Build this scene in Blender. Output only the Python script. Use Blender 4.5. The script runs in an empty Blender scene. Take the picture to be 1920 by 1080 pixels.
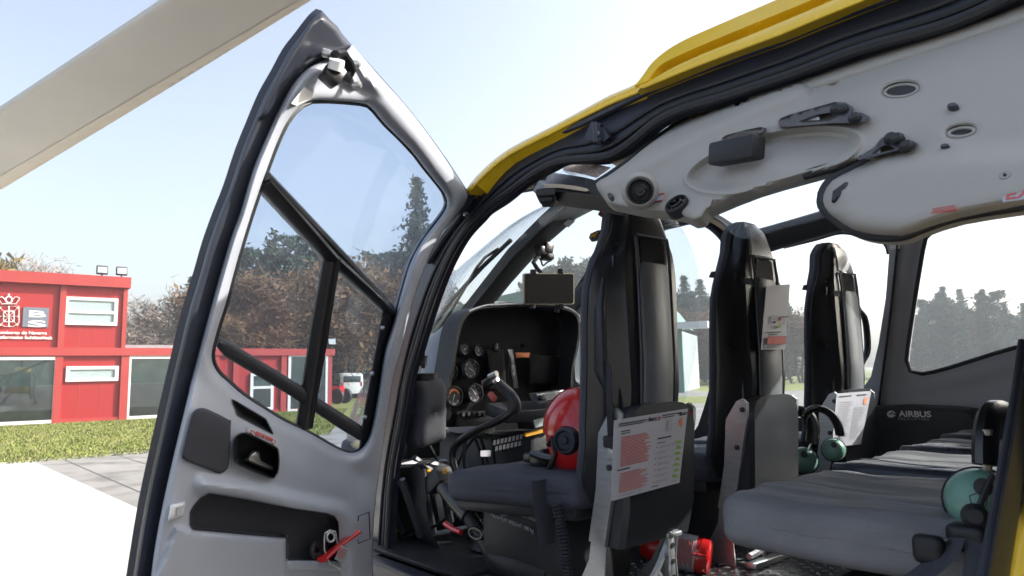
import bpy, bmesh, math, random
import numpy as np
from mathutils import Vector, Matrix, geometry, noise
random.seed(7); rng = np.random.default_rng(5)
S = bpy.context.scene; COL = S.collection
R = math.radians
# ------------------------------------------------------------------ camera
F = 1300.0                                   # focal length in photo pixels (1920 wide)
CAM = np.array([0.0, 0.0, 1.62])
YAW, PITCH, ROLL = math.atan2(-.66, .75), math.atan(159.3/1300), 0.0195
_v = np.array([math.cos(YAW), math.sin(YAW), 0]); _r = np.array([_v[1], -_v[0], 0]); _z = np.array([0, 0, 1.0])
_f = _v*math.cos(PITCH) + _z*math.sin(PITCH); _u = -_v*math.sin(PITCH) + _z*math.cos(PITCH)
RT = _r*math.cos(ROLL) - _u*math.sin(ROLL); UP = _u*math.cos(ROLL) + _r*math.sin(ROLL); FW = _f
cd = bpy.data.cameras.new('camera'); cam = bpy.data.objects.new('camera', cd); COL.objects.link(cam)
cd.sensor_width = 36; cd.lens = F/1920*36; cd.clip_start = .02; cd.clip_end = 3000
M = Matrix.Identity(4)
for i in range(3):
    M[i][0] = RT[i]; M[i][1] = UP[i]; M[i][2] = -FW[i]; M[i][3] = CAM[i]
cam.matrix_world = M; S.camera = cam
cd.dof.use_dof = True; cd.dof.focus_distance = 2.3; cd.dof.aperture_fstop = 9
# ------------------------------------------------------------------ light
SUN_AZ = math.atan2(-.86, -.51); SUN_EL = R(30)
w = bpy.data.worlds.new('World'); S.world = w; w.use_nodes = True
nt = w.node_tree; sky = nt.nodes.new('ShaderNodeTexSky'); sky.sky_type = 'NISHITA'; sky.sun_disc = False
sky.sun_elevation = SUN_EL; sky.sun_rotation = math.pi/2 - SUN_AZ
sky.air_density = 1.0; sky.dust_density = 4.5; sky.ozone_density = 1.0
bg = nt.nodes['Background']; bg.inputs[1].default_value = .15; hs = nt.nodes.new('ShaderNodeHueSaturation'); hs.inputs['Saturation'].default_value = .72; hs.inputs['Value'].default_value = 1.1
nt.links.new(sky.outputs[0], hs.inputs['Color']); nt.links.new(hs.outputs[0], bg.inputs[0])
sd = bpy.data.lights.new('sun', 'SUN'); sd.energy = 5.0; sd.angle = R(.5); sd.color = (1, .94, .85)
sun = bpy.data.objects.new('sun', sd); COL.objects.link(sun)
tosun = Vector((math.cos(SUN_AZ)*math.cos(SUN_EL), math.sin(SUN_AZ)*math.cos(SUN_EL), math.sin(SUN_EL)))
sun.rotation_euler = tosun.to_track_quat('Z', 'Y').to_euler(); sun.location = (0, -20, 30)
S.view_settings.view_transform = 'Standard'; S.view_settings.look = 'None'
S.view_settings.exposure = 1.15; S.view_settings.gamma = 1
S.render.engine = 'CYCLES'
c = S.cycles; c.max_bounces = 10; c.diffuse_bounces = 5; c.glossy_bounces = 4; c.transparent_max_bounces = 24
c.transmission_bounces = 6; c.caustics_reflective = False; c.caustics_refractive = False; c.sample_clamp_indirect = 6
try:
    c.use_denoising = True; c.denoiser = 'OPENIMAGEDENOISE'
except Exception: pass
# ------------------------------------------------------------------ pixel rays to real surfaces
def ray(p):
    p = np.atleast_2d(np.asarray(p, float))
    return FW + np.outer((p[:, 0]-960)/F, RT) - np.outer((p[:, 1]-540)/F, UP)
AX = {'x': 0, 'y': 1, 'z': 2}
def hit(p, s):
    d = ray(p)
    if isinstance(s, tuple):
        a = AX[s[0]]; t = (s[1]-CAM[a])/d[:, a]; return CAM + d*t[:, None]
    ts = np.linspace(.35, s.tmax if hasattr(s, 'tmax') else 7, 160)
    g0 = s(CAM + d*ts[0]); lo = np.full(len(d), ts[-1]); hi = np.full(len(d), ts[-1]); done = np.zeros(len(d), bool)
    for a, b in zip(ts[:-1], ts[1:]):
        g1 = s(CAM + d*b); x = (~done) & (g0*g1 <= 0); lo[x] = a; hi[x] = b; done |= x; g0 = g1
    gl = s(CAM + d*lo[:, None])
    for _ in range(30):
        m = (lo+hi)/2; gm = s(CAM + d*m[:, None]); sm = gl*gm > 0
        lo = np.where(sm, m, lo); hi = np.where(sm, hi, m); gl = np.where(sm, gm, gl)
    return CAM + d*((lo+hi)/2)[:, None]
def nrm(P, s):
    if isinstance(s, tuple):
        n = np.zeros_like(P); n[:, AX[s[0]]] = 1
    else:
        e = 1e-3; n = np.stack([s(P+np.eye(3)[k]*e)-s(P-np.eye(3)[k]*e) for k in range(3)], 1)
        n /= np.linalg.norm(n, axis=1)[:, None]
    sg = np.sign(((CAM-P)*n).sum(1)); sg[sg == 0] = 1
    return n*sg[:, None]
def fnc(s):
    return s if callable(s) else (lambda P: P[:, AX[s[0]]]-s[1])
def hit_off(p, s, H):
    """where the ray meets the surface raised by H towards the inside"""
    P0 = hit(p, s); N = nrm(P0, s); g = fnc(s); e = 1e-3; sl = (g(P0+N*e)-g(P0-N*e))/(2*e)
    G2 = lambda P: g(P)-sl*H
    if hasattr(s, 'tmax'): G2.tmax = s.tmax
    return hit(p, G2)
def at(px, py, s, off=0.): return Vector((hit([(px, py)], s) if not off else hit_off([(px, py)], s, off))[0])
def cr(pts, closed=True, k=5):
    n = len(pts); out = []
    P = [np.array(p, float) for p in pts]
    for i in range(n if closed else n-1):
        a, b, c_, d = (P[(i-1) % n], P[i], P[(i+1) % n], P[(i+2) % n]) if closed else (P[max(i-1, 0)], P[i], P[i+1], P[min(i+2, n-1)])
        for j in range(k):
            t = j/k
            out.append(.5*((2*b)+(-a+c_)*t+(2*a-5*b+4*c_-d)*t*t+(-a+3*b-3*c_+d)*t**3))
    if not closed: out.append(P[-1])
    return [tuple(p) for p in out]
def dens(pts, step, closed=True):
    out = []; n = len(pts)
    for i in range(n if closed else n-1):
        a = np.array(pts[i], float); b = np.array(pts[(i+1) % n], float); L = np.linalg.norm(b-a); m = max(1, int(round(L/step)))
        out += [tuple(a+(b-a)*j/m) for j in range(m)]
    if not closed: out.append(tuple(pts[-1]))
    return out
def resample(pts, n):
    P = np.array(pts, float); s = np.r_[0, np.cumsum(np.linalg.norm(np.diff(P, axis=0), axis=1))]
    t = np.linspace(0, s[-1], n); return np.stack([np.interp(t, s, P[:, k]) for k in range(P.shape[1])], 1)
def rrect(x0, y0, x1, y1, r, k=4):
    o = []
    for cx, cy, a in ((x1-r, y1-r, 0), (x0+r, y1-r, 90), (x0+r, y0+r, 180), (x1-r, y0+r, 270)):
        o += [(cx+r*math.cos(R(a+90*i/k)), cy+r*math.sin(R(a+90*i/k))) for i in range(k+1)]
    return o
def oval(cx, cy, a, b, ang=0, n=28):
    ca, sa = math.cos(R(ang)), math.sin(R(ang))
    return [(cx+a*math.cos(t)*ca-b*math.sin(t)*sa, cy+a*math.cos(t)*sa+b*math.sin(t)*ca) for t in np.linspace(0, 2*math.pi, n, endpoint=False)]
def pip(X, poly):
    P = np.array(poly); ins = np.zeros(len(X), bool); j = len(P)-1
    for i in range(len(P)):
        xi, yi = P[i]; xj, yj = P[j]
        with np.errstate(divide='ignore', invalid='ignore'):
            c_ = ((yi > X[:, 1]) != (yj > X[:, 1])) & (X[:, 0] < (xj-xi)*(X[:, 1]-yi)/(yj-yi+1e-12)+xi)
        ins ^= c_; j = i
    return ins
def pdist(X, poly, closed=True):
    P = np.array(poly, float); Q = np.roll(P, -1, 0) if closed else P[1:]; P = P if closed else P[:-1]
    d = np.full(len(X), 1e9)
    for a, b in zip(P, Q):
        ab = b-a; t = np.clip(((X-a)@ab)/(ab@ab+1e-12), 0, 1); d = np.minimum(d, np.linalg.norm(X-a-t[:, None]*ab, axis=1))
    return d
def sdist(X, poly): return np.where(pip(X, poly), 1, -1)*pdist(X, poly)
def rnd(d, Rr, H): return H*np.sqrt(np.clip(1-(1-np.clip(d/Rr, 0, 1))**2, 0, 1))
def sst(x): x = np.clip(x, 0, 1); return x*x*(3-2*x)
# ------------------------------------------------------------------ materials
def mat(name, col, rough=.5, metal=0., var=.12, scale=9., bump=0., bscale=120., coat=0., spec=.5, stretch=None, rvar=.1, emit=None):
    m = bpy.data.materials.new(name); m.use_nodes = True; n = m.node_tree.nodes; l = m.node_tree.links
    b = n['Principled BSDF']; tc = n.new('ShaderNodeTexCoord'); src = tc.outputs['Object']
    if stretch:
        mp = n.new('ShaderNodeMapping'); mp.inputs['Scale'].default_value = stretch; l.new(src, mp.inputs['Vector']); src = mp.outputs[0]
    nz = n.new('ShaderNodeTexNoise'); nz.inputs['Scale'].default_value = scale; nz.inputs['Detail'].default_value = 6; l.new(src, nz.inputs['Vector'])
    rp = n.new('ShaderNodeValToRGB'); rp.color_ramp.elements[0].position = .3; rp.color_ramp.elements[1].position = .7
    rp.color_ramp.elements[0].color = (*[x*(1-var) for x in col], 1); rp.color_ramp.elements[1].color = (*[min(1, x*(1+var)) for x in col], 1)
    l.new(nz.outputs['Fac'], rp.inputs[0]); l.new(rp.outputs[0], b.inputs['Base Color'])
    mr = n.new('ShaderNodeMapRange'); mr.inputs[3].default_value = max(.02, rough-rvar); mr.inputs[4].default_value = min(1, rough+rvar)
    l.new(nz.outputs['Fac'], mr.inputs[0]); l.new(mr.outputs[0], b.inputs['Roughness'])
    b.inputs['Metallic'].default_value = metal; b.inputs['Coat Weight'].default_value = coat; b.inputs['Coat Roughness'].default_value = .06
    b.inputs['Specular IOR Level'].default_value = spec
    if bump:
        n2 = n.new('ShaderNodeTexNoise'); n2.inputs['Scale'].default_value = bscale; n2.inputs['Detail'].default_value = 4; l.new(src, n2.inputs['Vector'])
        bp = n.new('ShaderNodeBump'); bp.inputs['Strength'].default_value = bump; bp.inputs['Distance'].default_value = .01
        l.new(n2.outputs['Fac'], bp.inputs['Height']); l.new(bp.outputs[0], b.inputs['Normal'])
    return m
def glass(name, tint, dirt=.03, base=.022):
    m = bpy.data.materials.new(name); m.use_nodes = True; n = m.node_tree.nodes; l = m.node_tree.links; n.clear()
    o = n.new('ShaderNodeOutputMaterial'); tr = n.new('ShaderNodeBsdfTransparent'); tr.inputs[0].default_value = (*tint, 1)
    gl = n.new('ShaderNodeBsdfGlossy'); gl.inputs['Roughness'].default_value = .01; lw = n.new('ShaderNodeLayerWeight'); pw = n.new('ShaderNodeMath'); pw.operation = 'POWER'; pw.inputs[1].default_value = 5; l.new(lw.outputs['Facing'], pw.inputs[0])
    fr = n.new('ShaderNodeMath'); fr.operation = 'MULTIPLY_ADD'; fr.inputs[1].default_value = .55; fr.inputs[2].default_value = base; l.new(pw.outputs[0], fr.inputs[0])
    df = n.new('ShaderNodeBsdfDiffuse'); df.inputs[0].default_value = (.8, .8, .8, 1)
    tc = n.new('ShaderNodeTexCoord'); nz = n.new('ShaderNodeTexNoise'); nz.inputs['Scale'].default_value = 3.5; nz.inputs['Detail'].default_value = 8; l.new(tc.outputs['Object'], nz.inputs['Vector'])
    mr = n.new('ShaderNodeMapRange'); mr.inputs[1].default_value = .3; mr.inputs[2].default_value = .75; mr.inputs[3].default_value = dirt*.4; mr.inputs[4].default_value = dirt*1.7; l.new(nz.outputs['Fac'], mr.inputs[0])
    a = n.new('ShaderNodeMixShader'); b = n.new('ShaderNodeMixShader')
    l.new(mr.outputs[0], a.inputs[0]); l.new(tr.outputs[0], a.inputs[1]); l.new(df.outputs[0], a.inputs[2])
    l.new(fr.outputs[0], b.inputs[0]); l.new(a.outputs[0], b.inputs[1]); l.new(gl.outputs[0], b.inputs[2]); l.new(b.outputs[0], o.inputs[0])
    return m
K = dict(
 black=mat('black_rubber', (.009, .010, .013), .55, bump=.1, bscale=90),
 blackgloss=mat('black_gelcoat', (.008, .008, .010), .3, rvar=.08, coat=.12),
 frame=mat('black_blue_frame', (.014, .017, .028), .38, rvar=.1, scale=14),
 dooredge=mat('door_edge_paint', (.03, .034, .048), .36, rvar=.08),
 yellow=mat('yellow_paint', (.78, .50, .012), .25, coat=.5, var=.05),
 liner=mat('grey_liner', (.34, .365, .42), .38, var=.05, bump=.03, bscale=400),
 head=mat('headliner', (.33, .315, .29), .62, var=.05, scale=5, bump=.12, bscale=500),
 trim=mat('grey_trim', (.43, .43, .46), .5, var=.06, bump=.05, bscale=300),
 pocket=mat('pocket_fabric', (.030, .032, .042), .8, bump=.2, bscale=500),
 fabric=mat('seat_cloth', (.05, .054, .072), .75, var=.15, bump=.25, bscale=350),
 cloth=mat('bench_cloth', (.185, .187, .20), .7, var=.15, bump=.45, bscale=300, stretch=(1, 3, 1)),
 vinyl=mat('vinyl', (.02, .025, .04), .3, bump=.1, bscale=60),
 alu=mat('aluminium', (.52, .53, .54), .38, metal=.85, var=.1, scale=20, stretch=(1, 1, 6)),
 aludark=mat('grey_metal', (.055, .058, .066), .36, metal=.5, var=.15, scale=6),
 spine=mat('spine_grey', (.13, .137, .15), .42, metal=.2, var=.1),
 white=mat('white_paint', (.75, .75, .74), .4, var=.04),
 paper=mat('paper', (.40, .40, .45), .6, var=.03),
 red=mat('red_paint', (.55, .012, .012), .22, coat=.6, var=.06),
 redink=mat('red_ink', (.50, .10, .08), .7), ink=mat('dark_ink', (.05, .05, .06), .7), greyink=mat('grey_ink', (.30, .30, .33), .7),
 greenink=mat('green_ink', (.25, .42, .06), .7), orange=mat('orange_ink', (.7, .22, .08), .7),
 green=mat('headset_green', (.16, .33, .27), .35, var=.05),
 bulkhead=mat('floor_dark', (.028, .029, .032), .5, var=.4, scale=7, bump=.3, bscale=25),
 silver=mat('silver', (.6, .6, .58), .3, metal=.9), screen=mat('screen_glass', (.004, .004, .005), .6, spec=.08),
 lcd=mat('lcd', (.35, .40, .40), .3), amber=mat('amber', (.6, .3, .02), .4), blade=mat('blade_paint', (.52, .50, .455), .5, var=.07, scale=1.5),
 bladelight=mat('blade_strip', (.60, .55, .46), .45, var=.06, scale=12),
 bred=mat('red_cladding', (.30, .014, .016), .5, var=.06, scale=.6, bump=.03, bscale=4, stretch=(.2, .2, 1)), bredtrim=mat('red_trim', (.32, .035, .032), .5, var=.06, scale=.8),
 bwhite=mat('white_frame', (.58, .59, .60), .45, var=.03), bgrey=mat('sign_grey', (.13, .15, .19), .5),
 bglass=mat('window_glass', (.03, .045, .05), .06, rvar=.03, spec=.9), bdark=mat('unlit_room_backing', (.02, .028, .028), .8, var=.5, scale=1.5), bblind=mat('blind_reflection', (.16, .20, .19), .7, var=.25, scale=2.5), bpale=mat('pale_blind', (.30, .37, .39), .25, var=.05),
 roofgrey=mat('roof_grey', (.25, .26, .28), .5), hangar=mat('hangar_steel', (.28, .31, .32), .55, var=.1, scale=.5), hgreen=mat('hangar_green', (.10, .2, .16), .6, var=.1),
 bark=mat('bark', (.09, .07, .055), .9, var=.3), plastic=mat('clear_plastic', (.55, .56, .58), .2),
 tan=mat('tan_surface', (.42, .34, .24), .5), brownpaper=mat('brown_paper', (.26, .2, .17), .8, var=.5, scale=120),  # plain tan for tape, trim strips and tablet case
)
K['pane'] = glass('cabin_glass', (.90, .93, .95), .03); K['windscreen'] = glass('windscreen_glass', (.95, .97, .98), .010); K['bpane'] = glass('station_glass', (.55, .66, .66), .02, base=.10); K['silvergrey'] = mat('silver_grey', (.28, .29, .30), .32, metal=.4); K['doorpane'] = glass('door_glass', (.80, .85, .91), .012)
def leafmat(name, c0, c1, sc=.35):
    m = mat(name, c0, .85, spec=.2); r = [x for x in m.node_tree.nodes if x.type == 'VALTORGB'][0]
    r.color_ramp.elements[0].color = (*c0, 1); r.color_ramp.elements[1].color = (*c1, 1)
    [x for x in m.node_tree.nodes if x.type == 'TEX_NOISE'][0].inputs['Scale'].default_value = sc
    return m
K['needle'] = leafmat('conifer_needles', (.014, .030, .020), (.042, .068, .036)); K['twig'] = leafmat('bare_twigs', (.085, .05, .026), (.18, .11, .055))
K['paletwig'] = leafmat('pale_twigs', (.17, .14, .12), (.28, .24, .2)); K['gold'] = leafmat('golden_leaves', (.20, .15, .05), (.34, .27, .11))
# ------------------------------------------------------------------ mesh helpers
WM = {}
def tag(o, label=None, cat=None, group=None, kind=None):
    for k_, v_ in (('label', label), ('category', cat), ('group', group), ('kind', kind)):
        if v_: o[k_] = v_
    return o
def empty(name, loc, label=None, cat=None, group=None, rz=0):
    o = bpy.data.objects.new(name, None); o.empty_display_size = .1; COL.objects.link(o); o.location = loc; o.rotation_euler = (0, 0, rz)
    WM[o.name] = Matrix.Translation(loc) @ Matrix.Rotation(rz, 4, 'Z'); return tag(o, label, cat, group)
def finish(name, me, m, parent=None, local=False, smooth=True, ang=38):
    me.materials.append(K[m] if isinstance(m, str) else m)
    if smooth:
        me.shade_smooth(); me.set_sharp_from_angle(angle=R(ang))
    o = bpy.data.objects.new(name, me); COL.objects.link(o)
    if parent:
        o.parent = parent
        if not local and parent.name in WM: o.matrix_parent_inverse = WM[parent.name].inverted()
    return o
class MB:
    def __init__(s): s.v = []; s.f = []
    def add(s, v, f):
        k = len(s.v); s.v += [tuple(x) for x in v]; s.f += [tuple(i+k for i in q) for q in f]; return s
    def box(s, c_, size, bev=0., rot=None, seg=2):
        b = bmesh.new(); bmesh.ops.create_cube(b, size=1); bmesh.ops.scale(b, vec=size, verts=b.verts)
        if bev: bmesh.ops.bevel(b, geom=b.edges[:], offset=bev, segments=seg, affect='EDGES', profile=.5)
        if rot is not None: bmesh.ops.transform(b, matrix=rot.to_4x4(), verts=b.verts)
        b.verts.ensure_lookup_table(); b.verts.index_update()
        s.add([v.co+Vector(c_) for v in b.verts], [[v.index for v in q.verts] for q in b.faces]); b.free(); return s
    def tube(s, pts, r, seg=8, closed=False, flat=1., ref=None):
        P = [Vector(p) for p in pts]; n = len(P); rr = list(r) if hasattr(r, '__len__') else [r]*n
        rings = []; prev = None
        for i in range(n):
            t = (P[(i+1) % n]-P[i-1]) if closed else (P[min(i+1, n-1)]-P[max(i-1, 0)])
            t.normalize()
            if prev is None:
                a = Vector(ref) if ref is not None else (Vector((0, 0, 1)) if abs(t.z) < .9 else Vector((1, 0, 0)))
            else: a = prev
            a = (a - t*a.dot(t)); a.normalize(); prev = a; b = t.cross(a)
            rings.append([P[i]+a*rr[i]*flat*math.cos(q)+b*rr[i]*math.sin(q) for q in np.linspace(0, 2*math.pi, seg, endpoint=False)])
        s.loft(rings, caps=not closed, wrap=closed); return s
    def loft(s, rings, caps=True, wrap=False, open_=False):
        n = len(rings); m = len(rings[0]); v = [p for q in rings for p in q]; f = []
        for i in range(n if wrap else n-1):
            for j in range(m-1 if open_ else m):
                a, b = i*m+j, i*m+(j+1) % m; i2 = (i+1) % n; f.append((a, b, i2*m+(j+1) % m, i2*m+j))
        if caps: f.append(tuple(range(m))[::-1]); f.append(tuple((n-1)*m+j for j in range(m)))
        return s.add(v, f)
    def prism(s, poly, vec):
        """extrude a planar 3-D polygon along a vector"""
        n = len(poly); P = [Vector(p) for p in poly]; Q = [p+Vector(vec) for p in P]
        tri = geometry.tessellate_polygon([P])
        f = [tuple(t) for t in tri]+[tuple(i+n for i in t)[::-1] for t in tri]+[(i, i+n, (i+1) % n+n, (i+1) % n) for i in range(n)]
        return s.add(P+Q, f)
    def lathe(s, prof, c_, axis=(0, 0, 1), seg=24):
        q = Vector((0, 0, 1)).rotation_difference(Vector(axis).normalized())
        rings = [[Vector(c_)+q @ Vector((r*math.cos(a), r*math.sin(a), z)) for a in np.linspace(0, 2*math.pi, seg, endpoint=False)] for r, z in prof]
        return s.loft(rings)
    def build(s, name, m, parent=None, local=False, smooth=True, ang=38):
        me = bpy.data.meshes.new(name); me.from_pydata([tuple(v) for v in s.v], [], s.f); me.validate()
        b = bmesh.new(); b.from_mesh(me); bmesh.ops.recalc_face_normals(b, faces=b.faces); b.to_mesh(me); b.free()
        return finish(name, me, m, parent, local, smooth, ang)
def sheet(name, outline, surf, m, parent=None, holes=(), step=14, thick=.012, h=None, back=None, edge=None, kind=None, feat=(), fo=(-6, -2.5, 1, 4, 8)):
    """a panel lying on a real surface: outline and holes cut in it, relief h towards the inside, real thickness"""
    ol = dens(outline, edge or step); hl = [dens(q, edge or step) for q in holes]
    o = np.array(ol); x0, y0 = o.min(0); x1, y1 = o.max(0)
    gx, gy = np.meshgrid(np.arange(x0+step*.5, x1, step), np.arange(y0+step*.5, y1, step*.87)); gx[1::2] += step*.5
    G = np.stack([gx.ravel(), gy.ravel()], 1)
    rel = callable(h); rows = [r_ for r_ in (1.5, 4, 8, 13) if r_ < step*2.2] if rel else []; lim = (rows[-1]+step*.35) if rel else step*.45
    if len(G):
        G = G[pip(G, ol) & (pdist(G, ol) > lim)]
        for q in hl:
            if len(G): G = G[~pip(G, q) & (pdist(G, q) > lim)]
    for q, sgn in [(ol, 1)]+[(q, -1) for q in hl]:
        Q = np.array(q); tn = np.roll(Q, -1, 0)-np.roll(Q, 1, 0); tn /= np.linalg.norm(tn, axis=1)[:, None]+1e-9; nn = np.stack([-tn[:, 1], tn[:, 0]], 1)
        if not pip((Q+nn*.3)[:1], q)[0] == (sgn > 0): nn = -nn
        for r_ in rows:
            W = Q+nn*r_; k_ = pip(W, ol) & (pdist(W, ol) > r_*.93)
            for q2 in hl: k_ &= ~pip(W, q2) & (pdist(W, q2) > r_*.93)
            G = np.r_[G.reshape(-1, 2), W[k_]]
    V = [Vector(p) for p in ol]; E = [(i, (i+1) % len(ol)) for i in range(len(ol))]
    for q in hl:
        k = len(V); V += [Vector(p) for p in q]; E += [(k+i, k+(i+1) % len(q)) for i in range(len(q))]
    nfix = len(V); V += [Vector(p) for p in G]
    FP_ = []
    for q in feat:
        q = dens(q, 5); Q = np.array(q); tn = np.roll(Q, -1, 0)-np.roll(Q, 1, 0); tn /= np.linalg.norm(tn, axis=1)[:, None]+1e-9; nn = np.stack([-tn[:, 1], tn[:, 0]], 1)
        if not pip((Q+nn*.3)[:1], q)[0]: nn = -nn
        G = G[pdist(G, q) > max(abs(x) for x in fo)+1.5]
        for r_ in fo:
            W = Q+nn*r_; k_ = pip(W, ol) & (pdist(W, ol) > 2) & (pdist(W, q) > abs(r_)*.9-.01)
            for q2 in hl: k_ &= ~pip(W, q2) & (pdist(W, q2) > 2)
            FP_.append(W[k_])
    if FP_:
        V = V[:nfix]; G = np.r_[G.reshape(-1, 2), np.concatenate(FP_)]; V += [Vector(p) for p in G]
    vv, ee, ff, *_ = geometry.delaunay_2d_cdt(V, E, [], 0, 1e-5)
    X = np.array([tuple(p) for p in vv]); ff = [tuple(q) for q in ff]; C = np.array([X[list(q)].mean(0) for q in ff])
    keep = pip(C, ol)
    for q in hl: keep &= ~pip(C, q)
    ff = [q for q, k_ in zip(ff, keep) if k_]
    P = hit(X, surf); N = nrm(P, surf)
    dh = np.full(len(X), 1e9)
    for q in hl: dh = np.minimum(dh, pdist(X, q))
    H = np.zeros(len(X)) if h is None else (np.full(len(X), float(h)) if not callable(h) else h(X, pdist(X, ol), dh))
    A = P if not np.any(H) else hit_off(X, surf, H); B = (hit_off(X, surf, -thick) if thick < 0 else P-N*thick) if back is None else P+N*back; n = len(X)
    cnt = {}
    for q in ff:
        for i in range(3):
            e = (q[i], q[(i+1) % 3]); cnt[tuple(sorted(e))] = cnt.get(tuple(sorted(e)), 0)+1
    faces = list(ff)+[tuple(i+n for i in q[::-1]) for q in ff]
    for q in ff:
        for i in range(3):
            e = (q[i], q[(i+1) % 3])
            if cnt[tuple(sorted(e))] == 1: faces.append((e[1], e[0], e[0]+n, e[1]+n))
    return MB().add(np.r_[A, B], faces).build(name, m, parent)
def pxtube(mb, pts, surf, r, off=0., seg=8, closed=False, flat=1.):
    P = hit_off(pts, surf, off) if off else hit(pts, surf)
    return mb.tube(P, r, seg, closed, flat)
def cushion(mb, c_, size, r, n=14, crown=0., wr=0., sc=8., seedv=0., rot=None, ruck=None):
    sx, sy, sz = [q/2 for q in size]; v = []; f = []
    for ax in range(3):
        for sg in (-1, 1):
            k = len(v)
            for i in range(n+1):
                for j in range(n+1):
                    a, b = -1+2*i/n, -1+2*j/n; p = [0, 0, 0]; p[ax] = sg; p[(ax+1) % 3] = a; p[(ax+2) % 3] = b
                    q = Vector((p[0]*sx, p[1]*sy, p[2]*sz)); inn = Vector((max(-sx+r, min(sx-r, q.x)), max(-sy+r, min(sy-r, q.y)), max(-sz+min(r, sz*.98), min(sz-min(r, sz*.98), q.z))))
                    d = q-inn
                    if d.length > 1e-9: q = inn+d.normalized()*min(r, max(d.length, r))
                    if q.z > 0: q.z += crown*(1-(q.x/sx)**2)*(1-(q.y/sy)**2)
                    if wr:
                        nv = noise.noise(Vector((q.x*sc*.5+seedv, q.y*sc*1.6, q.z*sc))); q += Vector((0, 0, 1))*nv*wr if p[2] else Vector(p)*nv*wr
                    if ruck and q.z > 0: q.z += ruck(q)
                    v.append(q)
            for i in range(n):
                for j in range(n):
                    a = k+i*(n+1)+j; f.append((a, a+1, a+n+2, a+n+1))
    b = bmesh.new(); vs = [b.verts.new(q) for q in v]
    for q in f: b.faces.new([vs[i] for i in q])
    bmesh.ops.remove_doubles(b, verts=b.verts, dist=1e-4); b.verts.index_update()
    T = rot.to_3x3() if rot is not None else Matrix.Identity(3)
    mb.add([T @ q.co+Vector(c_) for q in b.verts], [[q.index for q in g.verts] for g in b.faces]); b.free(); return mb
def text(name, body, o, u, v, size, m, parent=None, ex=.0008, align='LEFT', bold=0.):
    cu = bpy.data.curves.new(name, 'FONT'); cu.body = body; cu.size = size; cu.extrude = ex; cu.align_x = align; cu.offset = bold
    t = bpy.data.objects.new(name, cu); COL.objects.link(t); bpy.context.view_layer.update()
    me = bpy.data.meshes.new_from_object(t); bpy.data.objects.remove(t)
    u = Vector(u).normalized(); n = u.cross(Vector(v)).normalized(); vv = n.cross(u)
    T = Matrix((u, vv, n)).transposed().to_4x4(); T.translation = Vector(o); me.transform(T); me.name = name
    return finish(name, me, m, parent, smooth=False)
def copy_tree(o, parent=None):
    c_ = o.copy(); COL.objects.link(c_); c_.parent = parent
    for ch in list(o.children): copy_tree(ch, c_)
    return c_
#PART2
# ------------------------------------------------------------------ the real surfaces of the machine (x forward, y left, z up)
YC = -2.155; FLOOR = 1.02
def LS(P):
    x, y, z = P[:, 0], P[:, 1], P[:, 2]
    return y-(-1.22-.1*np.clip(x-1.2, 0, 9)**2-.35*np.clip(z-1.75, 0, 9)**2)
def RS(P):
    x, y, z = P[:, 0], P[:, 1], P[:, 2]
    return y-(-3.09+.1*np.clip(x-1.2, 0, 9)**2+.45*np.clip(z-1.7, 0, 9)**2)
def CS(P):
    x, y, z = P[:, 0], P[:, 1], P[:, 2]
    return z-(2.33-.94*np.clip(np.abs(y-YC+.05)-.45, 0, 9)**2-.45*np.clip(x-1.15, 0, 9)**2)
A0 = np.array([2.1, -1.3, .92]); A1 = np.array([1.65, -1.28, 2.18]); AP = np.array([1.06, -.52, 2.2])
_n = np.cross(A1-A0, AP-A0); _n /= np.linalg.norm(_n)
def DS(P): return (P-A0)@_n+.05*(1-((P[:, 2]-1.55)/.65)**2)
def WS(P):
    x, y, z = P[:, 0], P[:, 1], P[:, 2]
    return z-(2.33-.55*(x-1.9)-.35*(y-YC)**2)
HELI = empty('helicopter', (1.0, YC, 0), 'yellow helicopter parked with its cockpit door standing open, seen from its side', 'helicopter')
# ---------------- door frame along the cabin side
OUT = [(1860, -105), (1740, -52), (1615, 0), (1540, 29), (1466, 61), (1396, 88), (1299, 124), (1193, 169), (1138, 193), (1038, 243), (954, 287), (910, 325), (882, 355), (868, 390), (835, 432), (802, 482), (786, 509), (758, 583), (743, 630), (733, 700), (724, 745), (704, 854), (688, 998), (684, 1060), (682, 1180)]
INN = [(2010, -62), (1894, -2), (1778, 49), (1620, 92), (1493, 139), (1438, 157), (1349, 186), (1300, 199), (1252, 217), (1228, 232), (1210, 247), (1174, 278), (1149, 293), (1121, 299), (1088, 299), (1054, 300), (1032, 311), (1007, 324), (979, 342), (943, 372), (910, 394), (897, 408), (869, 439), (846, 478), (830, 513), (811, 564), (795, 614), (780, 665), (768, 699), (757, 769), (741, 854), (733, 913), (729, 990), (727, 1040), (726, 1180)]
outp, innp = cr(OUT, False, 4), cr(INN, False, 4)
FR = sheet('door_frame', list(outp)+list(innp)[::-1], LS, 'frame', HELI, step=16, thick=.03, edge=9)
def pairs(a, b, n=90):
    """points on b matched with the nearest points of a"""
    B = resample(b, n); A = resample(a, 400); return np.array([A[np.argmin(((A-p)**2).sum(1))] for p in B]), B
OA, IB = pairs(outp, innp)
mb = MB()
for f_, r_, o_ in ((.97, .011, .012), (.80, .007, .006), (.60, .006, .003)):
    q = OA*(1-f_)+IB*f_; pxtube(mb, resample(cr([tuple(p) for p in resample(q, 40)], False, 3), 110), LS, r_, o_, 8)
mb.build('door_seal', 'black', FR)
mb = MB(); q = resample(OA*.86+IB*.14, 40); pxtube(mb, resample(cr([tuple(p) for p in q[:26]], False, 3), 70), LS, .012, .012, 8)
mb.build('rain_gutter', 'dooredge', FR)
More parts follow.
